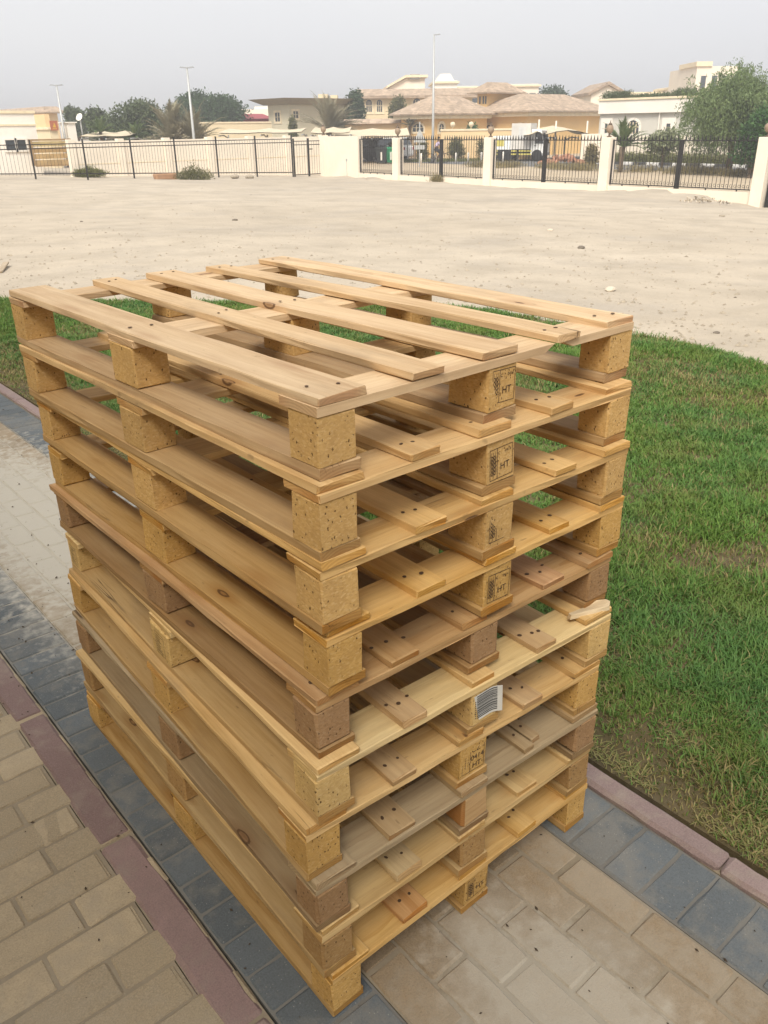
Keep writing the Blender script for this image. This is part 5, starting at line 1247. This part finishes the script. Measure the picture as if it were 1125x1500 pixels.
palm('small dry palm under the arched villa windows', 600, 168, 14, 80, 7, LF_PALM, 22)
# hedge, weeds, roof plants
def scrub(name, lab, pts, n, leaf, size, seed, cat='hedge', kind=None, asp=3, droop=0):
    V, F = leaves(n, pts, size, asp, droop, seed, .2); o = link(name, np_mesh(name, V, F, leaf)); tag(o, lab, cat, None, kind); return o
LF_HG = mat_leaf('hedge_leaf', (.13, .145, .04), (.22, .22, .075))
scrub('hedge', 'clipped olive green hedge behind the painted kerb', [(51.3, 12+.5*k, -.55, .45, .5, .50) for k in range(48)], 46000, LF_HG, .13, 3)
scrub('roadside_weeds', 'dry yellow green weeds along the street verge', [(42.8+random.uniform(-1.2, 1.2), 14+random.uniform(0, 26), -.75, random.uniform(.3, .9), random.uniform(.4, 1.4), random.uniform(.12, .42)) for k in range(60)], 16000, LF_DRY, .16, 4, 'weeds', 'stuff', 7, -1.5)
scrub('street_lawn', 'dull grass strip below the orange garden wall', [(onD(u, 224, 69).x, onD(u, 224, 69).y, -.84, 1.3, 1.3, .16) for u in range(592, 730, 6)], 9000, LF_HG, .14, 5, 'grass', 'stuff', 5, -1.5)
zr_ = zt12+.1
scrub('roof_plants', 'left clump of green plants on the white house roof', [(HX+.7, onX(u, 140, HX).y, zr_+.12, .5, .5, .38) for u in range(880, 916, 4)], 3000, LF_M, .16, 6, 'plants', None, 4, -1)
scrub('roof_plants', 'low middle clump of green plants on the white house roof', [(HX+.7, onX(u, 140, HX).y, zr_+.06, .4, .5, .2) for u in range(926, 976, 6)], 2200, LF_M, .14, 7, 'plants', None, 4, -1)
scrub('roof_plants', 'right clump of green plants on the white house roof, by the drooping tree', [(HX+.7, onX(u, 140, HX).y, zr_+.12, .5, .5, .36) for u in range(984, 1012, 4)], 2600, LF_M, .16, 8, 'plants', None, 4, -1)
for k, (u, v, D, hw, hh_, lab) in enumerate(((131, 252, 43.6, 19, 5, 'bright green low bush behind the fence near the brown gate'), (283, 256, 41.6, 22, 9, 'wide olive bush against the cream wall behind the picket fence'))):
    p = onD(u, v, D*1.0); gz = terrain(p.x, p.y); sc_ = D/FPX
    scrub('low_bush', lab, [(p.x+RT.x*sc_*hw*q*.8, p.y+RT.y*sc_*hw*q*.8, gz+.1, hw*sc_*.45, hw*sc_*.45, hh_*sc_*(1.9-abs(q))) for q in (-1, -.5, 0, .5, 1)], 2400, (LF_HG, LF_OL)[k], .14, 40+k, 'bush', None, 5, -1)
p = onZ(640, 265, -.75); scrub('sand_tuft', 'pale dry grass tuft on the sand by the fence', [(p.x, p.y, terrain(p.x, p.y)+.03, .40, .40, .20)], 420, LF_DRY, .24, 50, 'grass tuft', None, 9, -2.5)
# ------------------------------------------------------------------ loose things on the sand and the paving
STONE = mat_plain('grey_stone', (.36, .31, .24), .9, 0, .25, 4, .4); STONEP = mat_plain('pale_stone', (.60, .52, .41), .9, 0, .2, 6, .4); STONED = mat_plain('dark_clod', (.17, .145, .115), .95, 0, .25, 6, .4)
def rock_mesh(seed, mat):
    bm = bmesh.new(); bmesh.ops.create_icosphere(bm, subdivisions=2, radius=1); r = random.Random(seed)
    ph = [(Vector((r.gauss(0, 1), r.gauss(0, 1), r.gauss(0, 1))), r.uniform(0, 6)) for _ in range(6)]
    for v in bm.verts: v.co *= 1+.16*sum(math.sin(v.co.dot(a)*1.6+b) for a, b in ph)/1.6; v.co.z *= .65
    return bm_mesh(bm, 'stone', mat)
def sand_at(u, v):
    z = 0
    for _ in range(12): q = onZ(u, v, z); z = sand_z(q.x, q.y)
    return q
for k, (u, v, wpx, mt, lab) in enumerate(((893, 426, 20, STONEP, 'pale broken stone lying on the sand right of the stack'), (1058, 317, 9, STONE, 'dark rounded stone near the right boundary wall'), (1100, 340, 5, STONE, 'small grey stone at the right edge of the sand'), (851, 364, 12, STONED, 'flat dark clod in the middle of the sand'), (344, 323, 8, STONED, 'dark clod left of the middle of the lot'),
        (806, 338, 10, STONEP, 'thin pale chip of stone on the sand'), (1077, 436, 5, STONED, 'tiny dark stone near the lawn corner'), (1050, 488, 9, STONED, 'dark clod just beyond the lawn edge'), (119, 325, 6, STONED, 'dark clod in the left part of the lot'), (576, 399, 5, STONE, 'small stone just beyond the topmost pallet'), (536, 261, 7, STONEP, 'white round stone at the foot of the plain cream wall'))):
    q = sand_at(u, v); s = wpx/2*(q-CAM).dot(VD)/FPX
    o = link('stone', rock_mesh(60+k, mt), None, (q.x, q.y, q.z+s*.2)); o.scale = (s, s*.8, s*.55); o.rotation_euler = (0, 0, k*1.3); tag(o, lab, 'stone', 'stones on the sand lot')
q = sand_at(5, 395); w = q
PL = link('plank', bm_mesh(bev_box(.62, .07, .022, .004, .002, 4), 'plank', WOOD), None, (q.x, q.y, q.z+.03), (0, rad(-3), math.atan2((sand_at(20, 381)-q).y, (sand_at(20, 381)-q).x)), (.42, .34, .24)); tag(PL, 'grey wooden plank lying on the sand at the left edge', 'plank')
def heap(name, lab, u, v, w, h, n, mats, seed, cat):
    q = sand_at(u, v); T = thing(name, lab, cat, (q.x, q.y, q.z)); r = random.Random(seed)
    ms = [rock_mesh(seed+k, m) for k, m in enumerate(mats)]
    for k in range(n):
        a = r.uniform(-1, 1); b = r.uniform(-1, 1); s = r.uniform(.05, .15)*w*.35; z = h*max(0, 1-abs(a)**1.3-.5*abs(b))*r.uniform(.3, 1)
        o = link('clod', r.choice(ms), T, (RT.x*a*w+FW.x*b*w*.4, RT.y*a*w+FW.y*b*w*.4, z)); o.scale = (s, s*.8, s*.6); o.rotation_euler = (r.uniform(0, 3), r.uniform(0, 3), r.uniform(0, 3))
heap('rubble_heap', 'small heap of rubble and clods beside the last pillar', 1025, 297, .95, .28, 110, [STONE, STONED, STONEP, mat_plain('sandy_clod', (.42, .34, .24), .95, 0, .2, 5, .4)], 80, 'rubble')
BRK = mat_plain('broken_red_brick', (.38, .19, .12), .9, 0, .25, 4, .3)
p = onD(825, 235, 62); T = thing('brick_heap', 'heap of broken reddish bricks below the peaked canopy', 'rubble', (p.x, p.y, -.84)); r = random.Random(9); bm_ = [bm_mesh(bev_box(.3, .16, .12, .015, .02), 'brick', BRK) for _ in range(3)]
for k in range(110):
    a = r.uniform(-1, 1); b = r.uniform(-1, 1); o = link('brick', r.choice(bm_), T, (RT.x*a*1.6+FW.x*b, RT.y*a*1.6+FW.y*b, .05+.62*max(0, 1-abs(a)-.3*abs(b))*r.uniform(.4, 1)), (r.uniform(0, 3), r.uniform(0, 3), r.uniform(0, 3)))
p = onD(242, 258, 41.5); o = bm_mesh(bev_box(1.0, .5, .28, .04, .03), 'earth_block', mat_plain('red_brown_earth', (.36, .21, .12), .95)); o = link('earth_block', o, None, (p.x, p.y, terrain(p.x, p.y)+.10), (0, 0, -.1)); tag(o, 'low red brown block on the ground left of the olive bush', 'block')
for k, (u, wd) in enumerate(((345, 9), (365, 8))):
    p = onD(u, 255, 43.5); o = link('stone', rock_mesh(90+k, STONE), None, (p.x, p.y, terrain(p.x, p.y)+.06)); o.scale = (wd*.036*.9, .22, .22); tag(o, ['grey boulder at the foot of the cream wall, left of its neighbour', 'grey boulder at the foot of the cream wall, right of its neighbour'][k], 'stone', 'boulders by the cream wall')
# dead leaves, grit and sand crumbs on the paving, pebbles on the lot: nobody could count them
lit = MB(); r = random.Random(77)
for k in range(1500):
    x, y = r.uniform(-1.3, .88), r.uniform(-.8, 5); 
    if r.random() < .25: y = r.uniform(1.2, 3)
    if not seen(x, y): continue
    s = r.choice((.0015, .002, .003, .005))*r.uniform(.6, 1.4); a = r.uniform(0, 6)
    c_, q_ = math.cos(a)*s, math.sin(a)*s
    lit.add([(x-c_, y-q_, .0035), (x+q_*.5, y-c_*.5, .0035), (x+c_, y+q_, .0045), (x-q_*.5, y+c_*.5, .0035), (x, y, .0035+s*.8)], [(0, 1, 4), (1, 2, 4), (2, 3, 4), (3, 0, 4), (0, 3, 2, 1)])
tag(lit.build('paving_crumbs', mat_plain('dark_crumbs', (.07, .052, .036), .9)), 'dark crumbs and dry leaf bits scattered on the paving', 'litter', None, 'stuff')
lit = MB()
for k in range(5200):
    u, v = r.uniform(0, 1125), 262+(540-262)*r.random()**1.3; q = sand_at(u, v)
    if in_lawn(np.array([q.x]), np.array([q.y]))[0] or q.x < 1.1 or q.x > 28.5 or q.y > 39: continue
    s = r.choice((.005, .006, .008, .010, .012, .018, .028))*r.uniform(.6, 1.3); a = r.uniform(0, 6); c_, q_ = math.cos(a)*s, math.sin(a)*s; z = q.z+.002
    lit.add([(q.x-c_, q.y-q_, z), (q.x+q_*.7, q.y-c_*.7, z), (q.x+c_, q.y+q_, z), (q.x-q_*.7, q.y+c_*.7, z), (q.x, q.y, z+s*.7)], [(0, 1, 4), (1, 2, 4), (2, 3, 4), (3, 0, 4), (0, 3, 2, 1)])
tag(lit.build('sand_pebbles', STONE), 'small pebbles scattered over the sand lot', 'pebbles', None, 'stuff')
# ------------------------------------------------------------------ haze: thin dusty air round the whole place
HZ = bpy.data.materials.new('dusty_air'); HZ.use_nodes = True; t_ = HZ.node_tree; t_.nodes.clear()
pv = t_.nodes.new('ShaderNodeVolumePrincipled'); pv.inputs['Density'].default_value = HAZE_D if 'HAZE_D' in globals() else .0026; pv.inputs['Color'].default_value = (.92, .92, .93, 1); pv.inputs['Anisotropy'].default_value = .2
mo = t_.nodes.new('ShaderNodeOutputMaterial'); t_.links.new(pv.outputs[0], mo.inputs['Volume'])
if True:
    hz = MB().box(-600, 600, -600, 600, -2.6, 13).build('haze', HZ); tag(hz, None, None, None, 'stuff')
